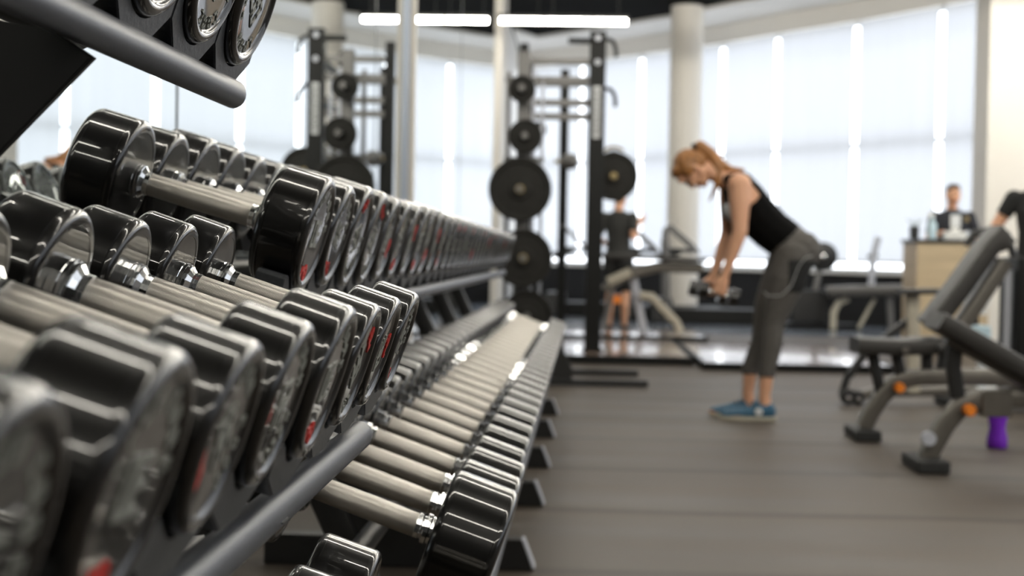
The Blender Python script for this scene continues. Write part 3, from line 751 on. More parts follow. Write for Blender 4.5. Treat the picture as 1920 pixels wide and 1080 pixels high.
# grey bench machine with a mast
Yb = 18.3; p = at(1630, 600, Yb)
t = thing('rowing_bench', 'low grey bench machine with upright mast under the windows', 'exercise machine', (p.x, Yb, .006))
def Lb(px, py, dy=0): a = at(px, py, Yb + dy); return (a.x - p.x, dy, a.z - .006)
obj('seat_beam', tube(bmesh.new(), [Lb(1548, 543), Lb(1700, 540)], .2, .09, sq=True), M['grey_steel'], t)
obj('pad', tube(bmesh.new(), [Lb(1552, 553, -.02), Lb(1690, 550, -.02)], .3, .06, sq=True), M['vinyl'], t)
obj('leg', tube(bmesh.new(), [Lb(1590, 560), Lb(1572, 568), Lb(1563, 585), (Lb(1562, 600)[0], 0, .01)], .07, .08, sq=True), M['beige_steel'], t)
obj('leg', tube(bmesh.new(), [Lb(1668, 558), (Lb(1672, 600)[0], 0, .01)], .07, .08, sq=True), M['grey_steel'], t)
obj('leg', tube(bmesh.new(), [Lb(1610, 610, 0)[:2] + (.03,), Lb(1640, 560)], .04, .05), M['beige_steel'], t)
obj('mast', tube(bmesh.new(), [Lb(1633, 545), Lb(1637, 480), Lb(1647, 445)], .07, .08, sq=True), M['silver'], t)
obj('cross_handle', tube(bmesh.new(), [Lb(1627, 481), Lb(1646, 479)], .05), M['rubber'], t)

# ------------------------------------------------------------------ service counter
Yc = 14.6; a = at(1703, 450, Yc); b = at(1840, 450, Yc)
ct = thing('service_counter', 'wood fronted service counter the attendant stands behind', 'counter', ((a.x + b.x) / 2, Yc, 0))
w_ = (b.x - a.x) / 2 + .0
zc = 1.13
obj('front_panel', obox(-w_ + .02, w_, -.30, -.27, .09, zc - .035, bev=.003), M['wood'], ct)
obj('body', obox(-w_ + .02, w_, -.269, .3, .09, zc - .036), M['wood'], ct)
obj('plinth', obox(-w_ + .04, w_, -.26, .3, .006, .089), M['rubber'], ct)
obj('worktop', obox(-w_, w_ + .02, -.33, .33, zc - .034, zc, bev=.004), M['black_steel'], ct)
def on_counter(px): return at(px, 450, Yc - .1).x
cup = thing('pen_cup', 'black pen cup with a small green sprig on the counter left end', 'cup', (on_counter(1714), Yc - .1, zc))
obj('cup', lathe(bmesh.new(), [(0.001, 0), (.001, .045), (.13, .05), (.13, .044), (.01, .038), (.01, 0)], 24, 'Z'), M['black_steel'], cup)
bm = bmesh.new()
for k in range(9):
    an = k * 2.4; tube(bm, [(0, 0, .05), (.03 * math.cos(an), .03 * math.sin(an), .15), (.085 * math.cos(an), .06 * math.sin(an), .19 + .012 * (k % 3))], .012, .004, 4)
s_ = obj('sprig', bm, M['green'], cup); s_['label'] = 'thin green and tan leaves'
bt = thing('spray_bottle', 'clear blue spray bottle standing on the counter beside the pen cup', 'bottle', (on_counter(1746), Yc - .12, zc))
obj('body', lathe(bmesh.new(), [(.001, 0), (.001, .045), (.15, .045), (.19, .02), (.22, .02), (.22, 0)], 24, 'Z'), M['paleblue'], bt)
obj('trigger_head', obox(-.05, .02, -.015, .015, .2205, .27, bev=.006), M['whiteplastic'], bt)
pp = thing('paper_box', 'small white tissue box on the counter in front of the attendant', 'box', (on_counter(1790), Yc - .1, zc))
obj('box', obox(-.11, .11, -.06, .06, .001, .085, bev=.01), M['paper'], pp)
obj('tissue', prism(bmesh.new(), [(-.04, .086), (.04, .086), (.05, .13), (.01, .115), (-.03, .14)], -.008, .008, 'XZ', bev=.002), M['paper'], pp)

# ------------------------------------------------------------------ adjustable benches
def padtube(pts, w, th): return tube(bmesh.new(), pts, w, th, sq=True, up=(0, 1, 0))
# front bench
Y2 = 6.32; o2 = at(1735, 880, Y2)
def B2(px, py, dy=0): a = at(px, py, Y2 + dy); return (a.x - o2.x, dy, a.z - .0)
bn = thing('adjustable_bench', 'front adjustable weight bench, black backrest sloping down to the right', 'weight bench', (o2.x, Y2, 0), group='adjustable benches')
def rubber_foot(par, x, half=.16, w=.07):
    return obj('rubber_foot', obox(x - w, x + w, -half, half, .002, .055, bev=.012), M['rubber'], par)
pts = [B2(1737, 862), B2(1752, 830), B2(1772, 795), B2(1798, 764), B2(1830, 750), B2(1880, 746), B2(1960, 748), B2(2080, 752)]
fr_ = obj('frame', tube(bmesh.new(), pts, .075, .085, sq=True), M['bench_steel'], bn)
rubber_foot(bn, B2(1735, 870)[0])
rl = B2(2160, 860)[0]
obj('leg', tube(bmesh.new(), [B2(2080, 752), (rl - .05, 0, .2), (rl, 0, .055)], .075, .085, sq=True), M['bench_steel'], bn); rubber_foot(bn, rl)
obj('backrest', padtube([B2(1752, 600), B2(1850, 655), B2(1975, 727)], .27, .08), M['vinyl'], bn)
obj('backrest_frame', padtube([B2(1775, 635), B2(1955, 738)], .07, .04), M['grey_steel'], bn)
obj('seat', padtube([B2(1990, 722), B2(2110, 700)], .27, .08), M['vinyl'], bn)
obj('support_post', tube(bmesh.new(), [B2(1790, 642), B2(1787, 690), B2(1795, 745)], .05, .065, sq=True), M['black_steel'], bn)
obj('adjuster_bracket', obox(B2(1855, 0)[0], B2(1912, 0)[0], -.05, .05, B2(0, 738)[2], B2(0, 690)[2], bev=.01), M['bench_steel'], bn)
q = obj('knob', lathe(bmesh.new(), [(-.03, 0), (-.03, .022), (-.02, .027), (.02, .027), (.02, 0)], 24, 'Y', B2(1817, 769, -.06)), M['orange'], bn); q['label'] = 'orange pull knob'
obj('wheel', lathe(bmesh.new(), [(-.02, 0), (-.02, .03), (.02, .03), (.02, 0)], 20, 'Y', B2(1741, 822, -.06)), M['silver'], bn)
# rear bench
Y1 = 7.35; o1 = at(1617, 815, Y1)
def B1(px, py, dy=0): a = at(px, py, Y1 + dy); return (a.x - o1.x, dy, a.z)
b1 = thing('adjustable_bench', 'rear adjustable weight bench with raised black backrest and level seat', 'weight bench', (o1.x, Y1, 0), group='adjustable benches')
pts = [B1(1619, 802), B1(1632, 775), B1(1652, 745), B1(1678, 718), B1(1712, 708), B1(1765, 706), B1(1850, 707), B1(1930, 712)]
obj('frame', tube(bmesh.new(), pts, .075, .085, sq=True), M['bench_steel'], b1); rubber_foot(b1, B1(1617, 812)[0], .16, .065)
rl = B1(1985, 810)[0]
obj('leg', tube(bmesh.new(), [B1(1930, 712), (rl - .05, 0, .2), (rl, 0, .055)], .075, .085, sq=True), M['bench_steel'], b1); rubber_foot(b1, rl)
obj('seat', padtube([B1(1601, 646), B1(1680, 650), B1(1762, 646)], .27, .078), M['vinyl'], b1)
obj('backrest', padtube([B1(1742, 610), B1(1800, 534), B1(1848, 466), B1(1866, 446), B1(1880, 462)], .27, .085), M['vinyl'], b1)
obj('backrest_frame', padtube([B1(1782, 640), B1(1868, 512), B1(1882, 490)], .12, .075), M['bench_steel'], b1)
for a_, c_ in (((1636, 664), (1652, 742)), ((1680, 664), (1690, 708)), ((1738, 664), (1738, 705)), ((1775, 640), (1762, 705))):
    obj('strut', tube(bmesh.new(), [B1(*a_), B1(*c_)], .045, .055, sq=True), M['black_steel'], b1)
q = obj('knob', lathe(bmesh.new(), [(-.03, 0), (-.03, .022), (-.02, .026), (.02, .026), (.02, 0)], 24, 'Y', B1(1686, 727, -.06)), M['orange'], b1); q['label'] = 'orange pull knob'
obj('bolt', lathe(bmesh.new(), [(-.02, 0), (-.02, .018), (.0, .02), (0, 0)], 16, 'Y', B1(1697, 656, -.14)), M['chrome'], b1)
obj('bolt', lathe(bmesh.new(), [(-.02, 0), (-.02, .018), (.0, .02), (0, 0)], 16, 'Y', B1(1762, 649, -.14)), M['chrome'], b1)
# third bench behind
Y3 = 9.1; o3 = at(1600, 760, Y3)
def B3(px, py, dy=0): a = at(px, py, Y3 + dy); return (a.x - o3.x, dy, a.z)
b3 = thing('adjustable_bench', 'partly hidden third weight bench with beige seat post and small wheels', 'weight bench', (o3.x, Y3, 0), group='adjustable benches')
obj('frame', tube(bmesh.new(), [B3(1600, 744), B3(1640, 735), B3(1830, 733)], .07, .06, sq=True), M['bench_steel'], b3)
rubber_foot(b3, B3(1800, 0)[0], .2, .05)
obj('seat_post', tube(bmesh.new(), [B3(1712, 735), B3(1711, 552)], .08, .08, sq=True), M['beige_steel'], b3)
obj('seat', padtube([B3(1690, 547), B3(1762, 546)], .25, .035), M['vinyl'], b3)
obj('strut', tube(bmesh.new(), [B3(1592, 705), B3(1622, 662), B3(1705, 600)], .04, .05, sq=True), M['black_steel'], b3)
for px, py, r in ((1584, 745, .05), (1602, 752, .045)):
    w0 = obj('wheel', lathe(bmesh.new(), [(-.03, 0), (-.03, r * .8), (-.02, r), (.02, r), (.03, r * .8), (.03, 0)], 24, 'Y', (B3(px, py)[0], -.1, r + .004)), M['rubber'], b3)
    obj('hub', lathe(bmesh.new(), [(-.04, 0), (-.038, r * .35), (-.0305, r * .4), (-.0305, 0)], 16, 'Y', (B3(px, py)[0], -.1, r + .004)), M['chrome'], w0)
obj('handle', tube(bmesh.new(), [B3(1578, 742), B3(1587, 712), B3(1592, 700)], .05), M['rubber'], b3)
# purple bottle on the floor under the front bench
p = at(1869, 834, 7.1)
pb = thing('water_bottle', 'purple water bottle standing on the floor under the front bench', 'bottle', (p.x, 7.1, 0))
obj('bottle', lathe(bmesh.new(), [(.002, 0), (.002, .045), (.012, .05), (.05, .049), (.10, .038), (.15, .046), (.17, .046), (.172, 0)], 32, 'Z'), M['purple'], pb)
obj('lid', lathe(bmesh.new(), [(.173, 0), (.173, .047), (.19, .044), (.192, 0)], 32, 'Z'), M['purple'], pb)
# wipes stand and dark machine at the right
Yw = 10.2; p = at(1843, 600, Yw)
t = thing('wipe_dispenser', 'pale blue wipe dispenser with white slatted top behind the benches', 'dispenser', (p.x, Yw, 0))
def Bw(px, py): a = at(px, py, Yw); return (a.x - p.x, a.z)
obj('bin', obox(Bw(1812, 0)[0], Bw(1866, 0)[0], -.12, .12, Bw(0, 622)[1], Bw(0, 573)[1], bev=.02), M['paleblue'], t)
obj('stand', obox(-.03, .03, -.03, .03, .02, Bw(0, 624)[1], bev=.004), M['whiteplastic'], t)
obj('neck', obox(Bw(1828, 0)[0], Bw(1848, 0)[0], -.04, .04, Bw(0, 573)[1] + .001, Bw(0, 556)[1], bev=.004), M['rubber'], t)
obj('base', obox(-.17, .17, -.15, .15, .003, .02, bev=.004), M['whiteplastic'], t)
bm = bmesh.new()
for k in range(6):
    z = Bw(0, 554)[1] + k * .028; x0 = Bw(1822, 0)[0] + k * .008
    box(bm, x0, x0 + .14, -.08, .08, z + .001, z + .022, bev=.004)
obj('slatted_top', bm, M['whiteplastic'], t)
Ym = 9.0; p = at(1888, 640, Ym)
t = thing('weight_machine', 'dark grey weight stack machine at the right edge of the picture', 'weight machine', (p.x, Ym, 0))
obj('shroud', obox(.0, .42, -.2, .2, .06, H + .03, bev=.03), M['rack_steel'], t)
obj('base', obox(-.05, .5, -.25, .25, .004, .059, bev=.01), M['grey_steel'], t)
obj('side_tube', tube(bmesh.new(), [(-.03, -.1, .06), (-.03, -.1, H - .05)], .05), M['silver'], t)
obj('arm_arch', tube(bmesh.new(), [(.03, .0, H + .03), (-.02, 0, H + .17), (-.1, 0, H + .20), (-.22, 0, H + .17), (-.27, 0, H + .10)], .05), M['black_steel'], t)

# ------------------------------------------------------------------ people
def blobs_mesh(parts, voxel=.008, smooth_it=6):
    """parts: list of chains; a chain is a list of (center, (rx,ry,rz), rotation or None)"""
    bm = bmesh.new(); base = bmesh.new(); bmesh.ops.create_icosphere(base, subdivisions=2, radius=1)
    bv = [v.co.copy() for v in base.verts]; bf = [[v.index for v in f.verts] for f in base.faces]; base.free()
    def add(c, r, R):
        vs = []
        for q in bv:
            w = Vector((q.x * r[0], q.y * r[1], q.z * r[2]))
            if R is not None: w = R @ w
            vs.append(bm.verts.new(Vector(c) + w))
        for f in bf: bm.faces.new([vs[i] for i in f])
    for ch in parts:
        if len(ch) == 1: add(ch[0][0], ch[0][1], ch[0][2] if len(ch[0]) > 2 else None); continue
        for i in range(len(ch) - 1):
            c0, r0 = Vector(ch[i][0]), Vector(ch[i][1]); c1, r1 = Vector(ch[i + 1][0]), Vector(ch[i + 1][1])
            R = ch[i][2] if len(ch[i]) > 2 else None
            n = max(2, int((c1 - c0).length / (min(min(r0), min(r1)) * .45)) + 1)
            for k in range(n + 1):
                u = k / n; add(c0.lerp(c1, u), r0.lerp(r1, u), R)
    me = bpy.data.meshes.new('tmp'); bm.to_mesh(me); bm.free()
    o = bpy.data.objects.new('tmp', me); C.objects.link(o)
    m = o.modifiers.new('r', 'REMESH'); m.mode = 'VOXEL'; m.voxel_size = voxel; m.use_smooth_shade = True
    s = o.modifiers.new('s', 'SMOOTH'); s.factor = .6; s.iterations = smooth_it
    dg = bpy.context.evaluated_depsgraph_get(); dg.update()
    out = bpy.data.meshes.new_from_object(o.evaluated_get(dg)); bpy.data.objects.remove(o); bpy.data.meshes.remove(me)
    for p in out.polygons: p.use_smooth = True
    return out
def S(r): return (r, r, r)
def limb(*pr): return [(p, S(r)) for p, r in pr]
def clothing(name, body, pred, off, m, parent):
    bm = bmesh.new(); bm.from_mesh(body); bm.normal_update()
    nrm = {v.index: v.normal.copy() for v in bm.verts}
    for v in bm.verts: v.co = v.co  # keep
    kill = [f for f in bm.faces if not pred(f.calc_center_median())]
    bmesh.ops.delete(bm, geom=kill, context='FACES')
    lo = [v for v in bm.verts if not v.link_faces]; bmesh.ops.delete(bm, geom=lo, context='VERTS')
    for v in bm.verts: v.co += v.normal * off
    me = bpy.data.meshes.new(name); bm.to_mesh(me); bm.free()
    for p in me.polygons: p.use_smooth = True
    o = link(name, me, m, parent); s = o.modifiers.new('thickness', 'SOLIDIFY'); s.thickness = min(off * .8, .004); s.offset = -1
    return o

def head_parts(T, R3, k=1.0, neck=None):
    """T: head centre, R3: rotation (local: face -Y, up Z)"""
    def P(x, y, z): return T + R3 @ Vector((x * k, y * k, z * k))
    E = lambda c, r: [(P(*c), tuple(a * k for a in r), R3)]
    L_ = [E((0, .012, .03), (.073, .092, .085)), E((0, -.02, 0), (.066, .072, .085)), E((0, -.035, -.06), (.05, .05, .045)), E((0, -.066, -.09), (.022, .018, .018)),
          E((0, -.089, -.012), (.011, .014, .028)), E((0, -.100, -.030), (.013, .014, .011)), E((0, -.082, .045), (.045, .014, .028)),
          E((.03, -.078, -.025), (.02, .014, .016)), E((-.03, -.078, -.025), (.02, .014, .016)), E((0, -.083, -.060), (.022, .012, .010)),
          E((.074, .012, -.01), (.009, .018, .030)), E((-.074, .012, -.01), (.009, .018, .030)), E((.058, -.0, -.045), (.015, .03, .03)), E((-.058, 0, -.045), (.015, .03, .03))]
    return L_, P
def face_bits(par, P, R3, k=1.0):
    for s in (1, -1):
        e = link('eye', mesh_of(lathe(bmesh.new(), [(-.011, 0), (-.008, .008), (0, .011), (.008, .008), (.011, 0)], 16, 'Y')), M['eye'], par); e.location = P(s * .031, -.080, .012)
    bm = bmesh.new(); tube(bm, [P(-.022, -.091, -.060), P(-.01, -.096, -.058), P(.01, -.096, -.058), P(.022, -.091, -.060)], .010 * k, .008 * k, 6)
    obj('lips', bm, M['lip'], par)

def hand_parts(wrist, down, side, fwd_, grip_c=None, k=1.0, curl=True):
    """down: from wrist to knuckles; side: palm-normal (towards what it holds); fwd_: across the knuckles (index side)"""
    w = Vector(wrist); d = Vector(down).normalized(); s = Vector(side).normalized(); f = Vector(fwd_).normalized()
    out = []
    palm = [(w + d * .01 * k, S(.024 * k)), (w + d * .05 * k, S(.022 * k))]
    out.append(palm)
    for j, (o_, ln) in enumerate(((.031, .92), (.0105, 1.0), (-.0105, .95), (-.030, .8))):
        a = w + d * .015 * k + f * o_ * .6 * k; b = w + d * .092 * k + f * o_ * k
        out.append([(a, S(.015 * k)), (b, S(.0115 * k))])
        # three bent phalanges wrapping round the held bar
        p = b; ang = 0; chain = [(p, S(.0092 * k))]
        for L_, bend in ((.040, 62), (.026, 70), (.020, 50)) if curl else ((.040, 18), (.027, 20), (.021, 15)):
            ang += rad(bend); p = p + (d * math.cos(ang) + s * math.sin(ang)) * L_ * ln * k; chain.append((p, S((.0088 if len(chain) < 3 else .0078) * k)))
        out.append(chain)
    t0 = w + d * .03 * k + f * .025 * k; t1 = t0 + (d * .5 + f * .55 + s * .5).normalized() * .045 * k; t2 = t1 + (d * .5 - f * .05 + s * .85).normalized() * .034 * k
    t3 = t2 + (d * .35 - f * .5 + s * .6).normalized() * .024 * k
    out.append([(t0, S(.014 * k)), (t1, S(.0115 * k)), (t2, S(.010 * k)), (t3, S(.0085 * k))])
    return out

# the bending woman ------------------------------------------------
YW = 8.12; xw = at(1400, 785, YW).x
wm = thing('person', 'woman in black tank top and charcoal leggings bending forward with dumbbells', 'person', (xw, YW, 0))
def w2(px, py): return ((px - 1400) / 328, (785 - py) / 328)
def Wp(px, py, y=0): a, b = w2(px, py); return Vector((a, y, b))
yh = Vector((.26, 0, .965)).normalized(); zh = Vector((-.965, 0, .26)).normalized()
R3 = Matrix(((0, yh.x, zh.x), (-1, 0, 0), (0, yh.z, zh.z)))
hc = Wp(1290, 322)
HP, PH = head_parts(hc, R3, .98)
rt = Matrix.Rotation(rad(52), 3, 'Y')      # torso leans along x
parts = list(HP)
parts.append([(hc + R3 @ Vector((0, .03, -.06)), (.05, .05, .05)), (Wp(1345, 338), (.052, .056, .052)), (Wp(1372, 345), (.06, .085, .06))])
lean = Matrix.Rotation(math.atan2(Wp(1480, 455).x - Wp(1372, 350).x, Wp(1372, 350).z - Wp(1480, 455).z), 3, 'Y')  # local z along spine
lean = Matrix.Rotation(rad(-46), 3, 'Y')
parts.append([(Wp(1376, 352), (.082, .155, .06), lean), (Wp(1392, 380), (.108, .155, .09), lean), (Wp(1412, 408), (.118, .14, .09), lean), (Wp(1437, 432), (.114, .13, .08), lean),
              (Wp(1462, 450), (.112, .145, .09), lean), (Wp(1482, 468), (.118, .16, .09), lean)])
for s in (-1, 1): parts.append([(Wp(1367, 396, s * .065), (.062, .062, .062))])       # chest
for s in (-1, 1):
    hx = 6 if s < 0 else 0
    parts.append([(Wp(1490, 470, s * .085), (.108, .092, .108))])
    ax, kx = (1428, 1441) if s < 0 else (1405, 1432)
    parts.append(limb((Wp(1476, 482, s * .09), .112), (Wp(1463, 520, s * .094), .108), (Wp(kx + 8, 572, s * .09), .078), (Wp(kx, 604, s * .088), .060), (Wp(kx - 2, 640, s * .088), .060), (Wp(ax + 4, 690, s * .088), .045), (Wp(ax, 738, s * .088), .034), (Wp(ax + 2, 758, s * .088), .036)))
    # foot inside the shoe
    parts.append([(Wp(ax + 8, 768, s * .088), (.045, .034, .03)), (Wp(ax - 25, 772, s * .09), (.05, .038, .024)), (Wp(ax - 62, 777, s * .092), (.035, .038, .016))])
    # arm
    sh = Wp(1371 if s < 0 else 1366, 352, s * .165); el = Wp(1373 if s < 0 else 1364, 437, s * .185); wr = Wp(1347 if s < 0 else 1338, 520, s * .17)
    parts.append(limb((sh, .068), (sh.lerp(el, .35), .062), (sh.lerp(el, .8), .047), (el, .044), (el.lerp(wr, .3), .040), (el.lerp(wr, .75), .029), (wr, .024)))
    parts += hand_parts(wr, (-.28, 0, -.96), (0, -s, 0), (-.96, 0, .28), k=1.0)
body = blobs_mesh(parts, .0062, 5)
bo = link('body', body, M['skin'], wm)
face_bits(wm, PH, R3)
# clothing cut from the body surface
def along(c):   # distance along the spine from the neck base to the hips
    a = Wp(1372, 350); b = Wp(1482, 462); d = (b - a).normalized(); v = c - a; v.y = 0; return v.dot(d)
def perp(c):
    a = Wp(1372, 350); b = Wp(1482, 462); d = (b - a).normalized(); v = Vector((c.x - a.x, 0, c.z - a.z)); n = Vector((-d.z, 0, d.x)); return v.dot(n)
def shirt(c):
    t = along(c)
    if c.x < -.215 or c.z < .88: return False
    if t < -.045 + max(0, .02) : return abs(c.y) > .055 and abs(c.y) < .115 and t > -.11 and c.x > -.2
    if t > .405: return False
    if abs(c.y) > .122 and t < .13: return False               # arm holes
    if abs(c.y) > .150: return False
    if c.x < -.10 and c.z < 1.13: return False
    return True
def legs_(c):
    if c.z < w2(0, 702)[1]: return False
    if c.z > .62: return (along(c) > .385 and abs(c.y) < .26 and c.x > .02)
    return c.x > -.06
clothing('tank_top', body, shirt, .009, M['tank'], wm)
lg = clothing('leggings', body, legs_, .006, M['legging'], wm)
sp_ = clothing('side_panel', body, lambda c: c.y < -.10 and w2(1462, 0)[0] < c.x < w2(1512, 0)[0] and w2(0, 545)[1] < c.z < w2(0, 488)[1], .0085, M['black_cloth'], wm)
sp_['label'] = 'dark side panel on the thigh'
# chest print
pr_ = clothing('shirt_print', body, lambda c: shirt(c) and -1 < c.y < -.015 and w2(1345, 0)[0] - .06 < c.x < w2(1362, 0)[0] and w2(0, 432)[1] < c.z < w2(0, 388)[1], .0105, M['white_cloth'], wm)
pr_['label'] = 'pale print on the chest'
# hair: cap, tie and ponytail
def Hh(x, y, z): return PH(x, y, z)
cap = [[(Hh(0, .022, .042), (.083, .092, .082), R3)], [(Hh(0, .045, .0), (.078, .066, .075), R3)], [(Hh(0, -.03, .085), (.066, .05, .036), R3)],
       [(Hh(.062, -.005, .03), (.024, .05, .04), R3)], [(Hh(-.062, -.005, .03), (.024, .05, .04), R3)]]
tail = [[(Wp(1296, 284), (.030, .03, .03)), (Wp(1303, 279), (.036, .036, .036)), (Wp(1322, 294), (.038, .042, .040)), (Wp(1340, 312), (.036, .045, .035)), (Wp(1358, 322), (.026, .04, .024)), (Wp(1382, 322), (.014, .03, .013))],
        [(Wp(1326, 300, -.02), (.03, .03, .03)), (Wp(1338, 325, -.03), (.026, .026, .028)), (Wp(1335, 350, -.04), (.018, .02, .022)), (Wp(1325, 372, -.04), (.008, .01, .012)), (Wp(1319, 382, -.04), (.004, .005, .006))],
        [(Wp(1330, 300, .02), (.03, .03, .03)), (Wp(1343, 330, .0), (.03, .04, .028)), (Wp(1338, 352, .0), (.016, .03, .016))]]
hair = link('hair', blobs_mesh(cap + tail, .006, 3), M['hair_red'], wm)
tie = obj('hair_tie', tube(bmesh.new(), [Wp(1293, 281, -.03), Wp(1290, 277, 0), Wp(1293, 281, .03), Wp(1298, 290, .0), Wp(1293, 281, -.03)], .022, .022, 6, up=(1, 0, 0)), M['black_cloth'], hair)
# shoes
def shoe(heel_px, toe_px, y, lace):
    h, t0 = Wp(heel_px, 785).x, Wp(toe_px, 785).x
    L_ = h - t0
    up_ = blobs_mesh([[((h - .05, y, .055), (.048, .036, .05)), ((h - .10, y, .055), (.05, .038, .045)), ((h - .17, y, .045), (.05, .044, .033)), ((t0 + .055, y, .036), (.052, .042, .024))],
                      [((h - .06, y, .085), (.044, .034, .025)), ((h - .10, y, .075), (.04, .034, .028))]], .006, 3)
    u = link('shoe', up_, M['shoe_blue'], wm)
    out = [(h, -.0), (h - .005, .028), (h - .04, .04), (h - .12, .040), (h - .2, .05), (t0 + .04, .04), (t0 + .005, .02), (t0, 0), (t0 + .005, -.02), (t0 + .04, -.04), (h - .2, -.05), (h - .12, -.040), (h - .04, -.04), (h - .005, -.028)]
    s_ = obj('sole', prism(bmesh.new(), [(a, b + y) for a, b in out], .003, .026, 'XY', bev=.004), M['sole'], u)
    bm = bmesh.new()
    for k in range(4):
        xx = h - .115 - k * .024; zz = .103 - k * .013
        tube(bm, [(xx, y - .034, zz - .022), (xx - .006, y, zz + .002), (xx, y + .034, zz - .022)], .012, .008, 5)
    obj('laces', bm, M['rubber'], u)
    if lace: 
        q = obj('side_logo', lathe(bmesh.new(), [(-.004, 0), (-.004, .020), (0, .022), (0, 0)], 24, 'Y', (h - .105, y - .042, .055)), M['white_cloth'], u); q['label'] = 'round white patch'
shoe(1451, 1345, -.09, True); shoe(1430, 1333, .09, False)
# dumbbells in her hands
for s, (wx, wy), nm in ((-1, (1347, 520), 'nearer'), (1, (1338, 520), 'farther')):
    wr = Wp(wx, wy, s * .17); c = wr + Vector((-.28, 0, -.96)).normalized() * .098 + Vector((0, -s * .022, 0))
    t = thing('dumbbell', f'small black dumbbell held in the bending woman {nm} hand', 'dumbbell', Vector((xw, YW, 0)) + c, (0, rad(14), 0), 'dumbbells held by the woman')
    link('handle', grip_mesh(.0125, .058), M['chrome'], t)
    for q in (1, -1):
        h_ = link('head', head_mesh(.047, .055), M['urethane'], t); h_.location = (q * .0582, 0, 0)
        if q < 0: h_.rotation_euler = (0, 0, PI)
# earphone cable
cb = obj('earphone_cable', tube(bmesh.new(), [Vector((xw, YW, 0)) + Wp(*p, -.215) for p in ((1505, 478), (1490, 483), (1478, 500), (1466, 535), (1448, 552), (1425, 553), (1416, 545))], 0.0028, .0028, 5), M['white_cloth'])
tag(cb, 'thin white earphone cable looping over the bending woman thigh', 'cable')

# standing people --------------------------------------------------
def stander(name_label, loc, rz, arms, shirt_m, pants_m, hair_m, k=1.0, sleeves=.45, hair_long=False, vox=.011, parts_extra=None):
    t = thing('person', name_label, 'person', loc, (0, 0, rz))
    V = lambda x, y, z: Vector((x * k, y * k, z * k)); I3 = Matrix.Identity(3)
    hcv = V(0, -.02, 1.635); HP_, P_ = head_parts(hcv, I3, k)
    pr = list(HP_)
    pr.append([(V(0, .015, 1.56), S(.055 * k)), (V(0, .02, 1.46), S(.062 * k))])
    pr.append([(V(0, .01, 1.41), (.165 * k, .085 * k, .06 * k)), (V(0, .0, 1.30), (.170 * k, .112 * k, .10 * k)), (V(0, 0, 1.15), (.145 * k, .10 * k, .10 * k)), (V(0, 0, 1.02), (.15 * k, .105 * k, .08 * k)), (V(0, .01, .93), (.165 * k, .115 * k, .09 * k))])
    for s in (-1, 1):
        pr.append(limb((V(s * .095, 0, .90), .095 * k), (V(s * .10, -.01, .70), .082 * k), (V(s * .10, -.015, .50), .056 * k), (V(s * .10, .01, .36), .057 * k), (V(s * .10, .015, .12), .036 * k), (V(s * .10, .01, .06), .038 * k)))
        pr.append([(V(s * .10, .02, .045), (.036 * k, .05 * k, .04 * k)), (V(s * .11, -.12, .03), (.042 * k, .06 * k, .026 * k))])
        e, w_h, d_, sd, fw = arms[0 if s < 0 else 1]
        sh = V(s * .185, .01, 1.40); el, wr = V(*e), V(*w_h)
        pr.append(limb((sh, .060 * k), (sh.lerp(el, .4), .052 * k), (el, .042 * k), (el.lerp(wr, .3), .042 * k), (wr, .027 * k)))
        pr += hand_parts(wr, d_, sd, fw, k=k, curl=False)
    b = blobs_mesh(pr, vox, 4); link('body', b, M['skin'], t)
    face_bits(t, P_, I3, k)
    shl = [V(s * .185, .01, 1.40) for s in (-1, 1)]; els = [V(*arms[0][0]), V(*arms[1][0])]; wrs = [V(*arms[0][1]), V(*arms[1][1])]
    def isshirt(c):
        for a_, e_, w_ in zip(shl, els, wrs):
            def dseg(p, q):
                u = max(0, min(1, (c - p).dot(q - p) / (q - p).length_squared)); return (c - p.lerp(q, u)).length, u
            d1, u1 = dseg(a_, e_); d2, u2 = dseg(e_, w_)
            if min(d1, d2) < .068 * k and (abs(c.x) > .172 * k or c.y < -.13 * k):
                return u1 < sleeves * 1.6 and d1 <= d2 + .02
        return .92 * k < c.z < 1.475 * k and c.y > -.14 * k and abs(c.x) < .21 * k
    clothing('shirt', b, isshirt, .010, shirt_m, t)
    clothing('trousers', b, lambda c: .10 * k < c.z < .95 * k and abs(c.x) < .2 * k and c.y > -.15 * k if not parts_extra == 'shorts' else .50 * k < c.z < .95 * k and abs(c.x) < .2 * k, .009, pants_m, t)
    clothing('shoes', b, lambda c: c.z < .085 * k, .010, M['rubber'], t)
    hp = [[(P_(0, .024, .050), tuple(a * k for a in (.080, .092, .075)))], [(P_(0, .055, .0), tuple(a * k for a in (.072, .055, .07)))], [(P_(0, -.045, .088), tuple(a * k for a in (.06, .04, .028)))]]
    link('hair', blobs_mesh(hp, .01, 3), hair_m, t)
    return t, P_, V
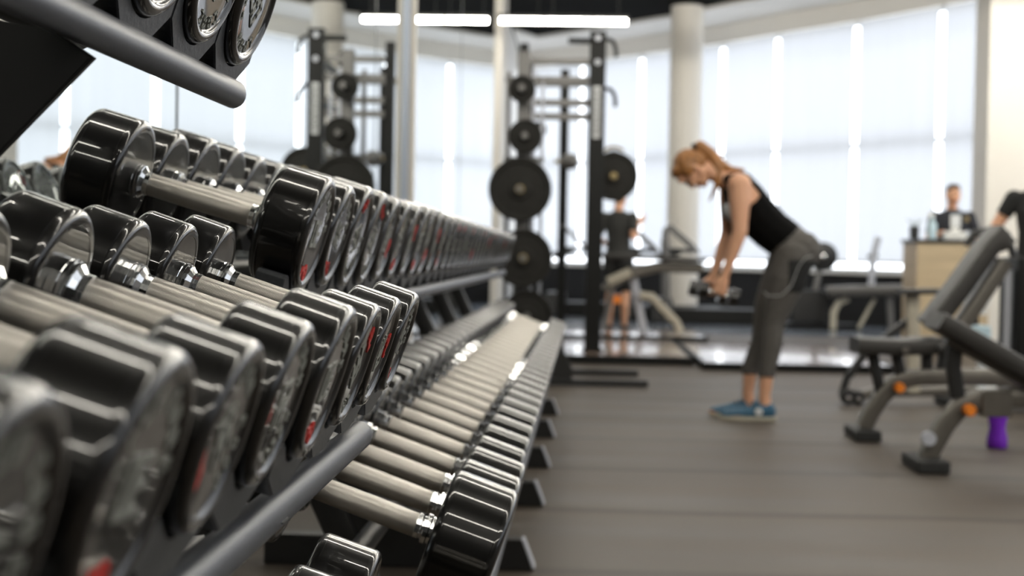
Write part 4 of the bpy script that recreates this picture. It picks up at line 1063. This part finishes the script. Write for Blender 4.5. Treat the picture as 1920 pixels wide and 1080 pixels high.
# attendant behind the counter
xa = at(1785, 440, 15.25).x
arms = (((-.26, -.06, 1.15), (-.17, -.27, 1.225), (.4, -.9, 0), (0, 0, -1), (.9, .3, 0)), ((.27, -.04, 1.15), (.22, -.26, 1.225), (-.3, -.9, 0), (0, 0, -1), (-.9, .3, 0)))
t, P_, V = stander('person in navy polo with white badge standing behind the counter', (xa, 15.25, .004), 0, arms, M['navy'], M['black_cloth'], M['hair_dark'], .985)
q = obj('badge', obox(-.055, .05, -.142, -.136, 1.27, 1.40, bev=.003), M['whiteplastic'], t); q['label'] = 'large white badge'
q = obj('lanyard', tube(bmesh.new(), [(-.06, -.06, 1.47), (-.02, -.13, 1.40), (.0, -.138, 1.39), (.02, -.13, 1.40), (.06, -.06, 1.47)], .014, .006, 5), M['shoe_blue'], t)
q = obj('chest_logo', obox(.095, .135, -.137, -.128, 1.33, 1.38, bev=.002), M['brass'], t); q['label'] = 'small yellow chest logo'
# person behind the squat rack, seen from behind
arms = (((-.24, .10, 1.16), (-.2, -.12, 1.32), (-.2, -.6, .8), (0, -1, -.3), (-.9, 0, 0)), ((.25, .06, 1.14), (.23, -.20, 1.06), (0, -.9, -.1), (-1, 0, 0), (0, .1, 1)))
stander('person in dark grey tee and black shorts standing behind the beige framed machine', (at(1160, 450, 16.9).x, 16.9, .004), PI * .86, arms, M['grey_cloth'], M['black_cloth'], M['hair_dark'], .97, parts_extra='shorts')
# person cut off by the right edge
arms = (((-.33, .0, 1.15), (-.36, -.16, 1.0), (0, -.6, -.6), (1, 0, 0), (0, -.5, .5)), ((.25, .03, 1.12), (.24, -.16, 1.0), (0, -.6, -.6), (-1, 0, 0), (0, -.5, .5)))
stander('person in black tee partly cut off by the right edge', (at(1948, 440, 10.6).x, 10.6, 0), rad(-25), arms, M['black_cloth'], M['black_cloth'], M['hair_dark'], .99, sleeves=.30)

# ------------------------------------------------------------------ world and colour
w = bpy.data.worlds.new('world'); bpy.context.scene.world = w; w.use_nodes = True
bg = w.node_tree.nodes['Background']; bg.inputs[0].default_value = (0.92, 0.955, 1.0, 1); bg.inputs[1].default_value = 4.1
sc = bpy.context.scene
sc.view_settings.view_transform = 'Standard'; sc.view_settings.look = 'None'; sc.view_settings.gamma = 1
sc.view_settings.exposure = 0.0
sc.view_settings.use_curve_mapping = False
sc.cycles.use_denoising = True
sc.cycles.max_bounces = 8; sc.cycles.diffuse_bounces = 4; sc.cycles.glossy_bounces = 6; sc.cycles.transmission_bounces = 4
sc.cycles.caustics_reflective = False; sc.cycles.caustics_refractive = False
sc.cycles.sample_clamp_indirect = 6
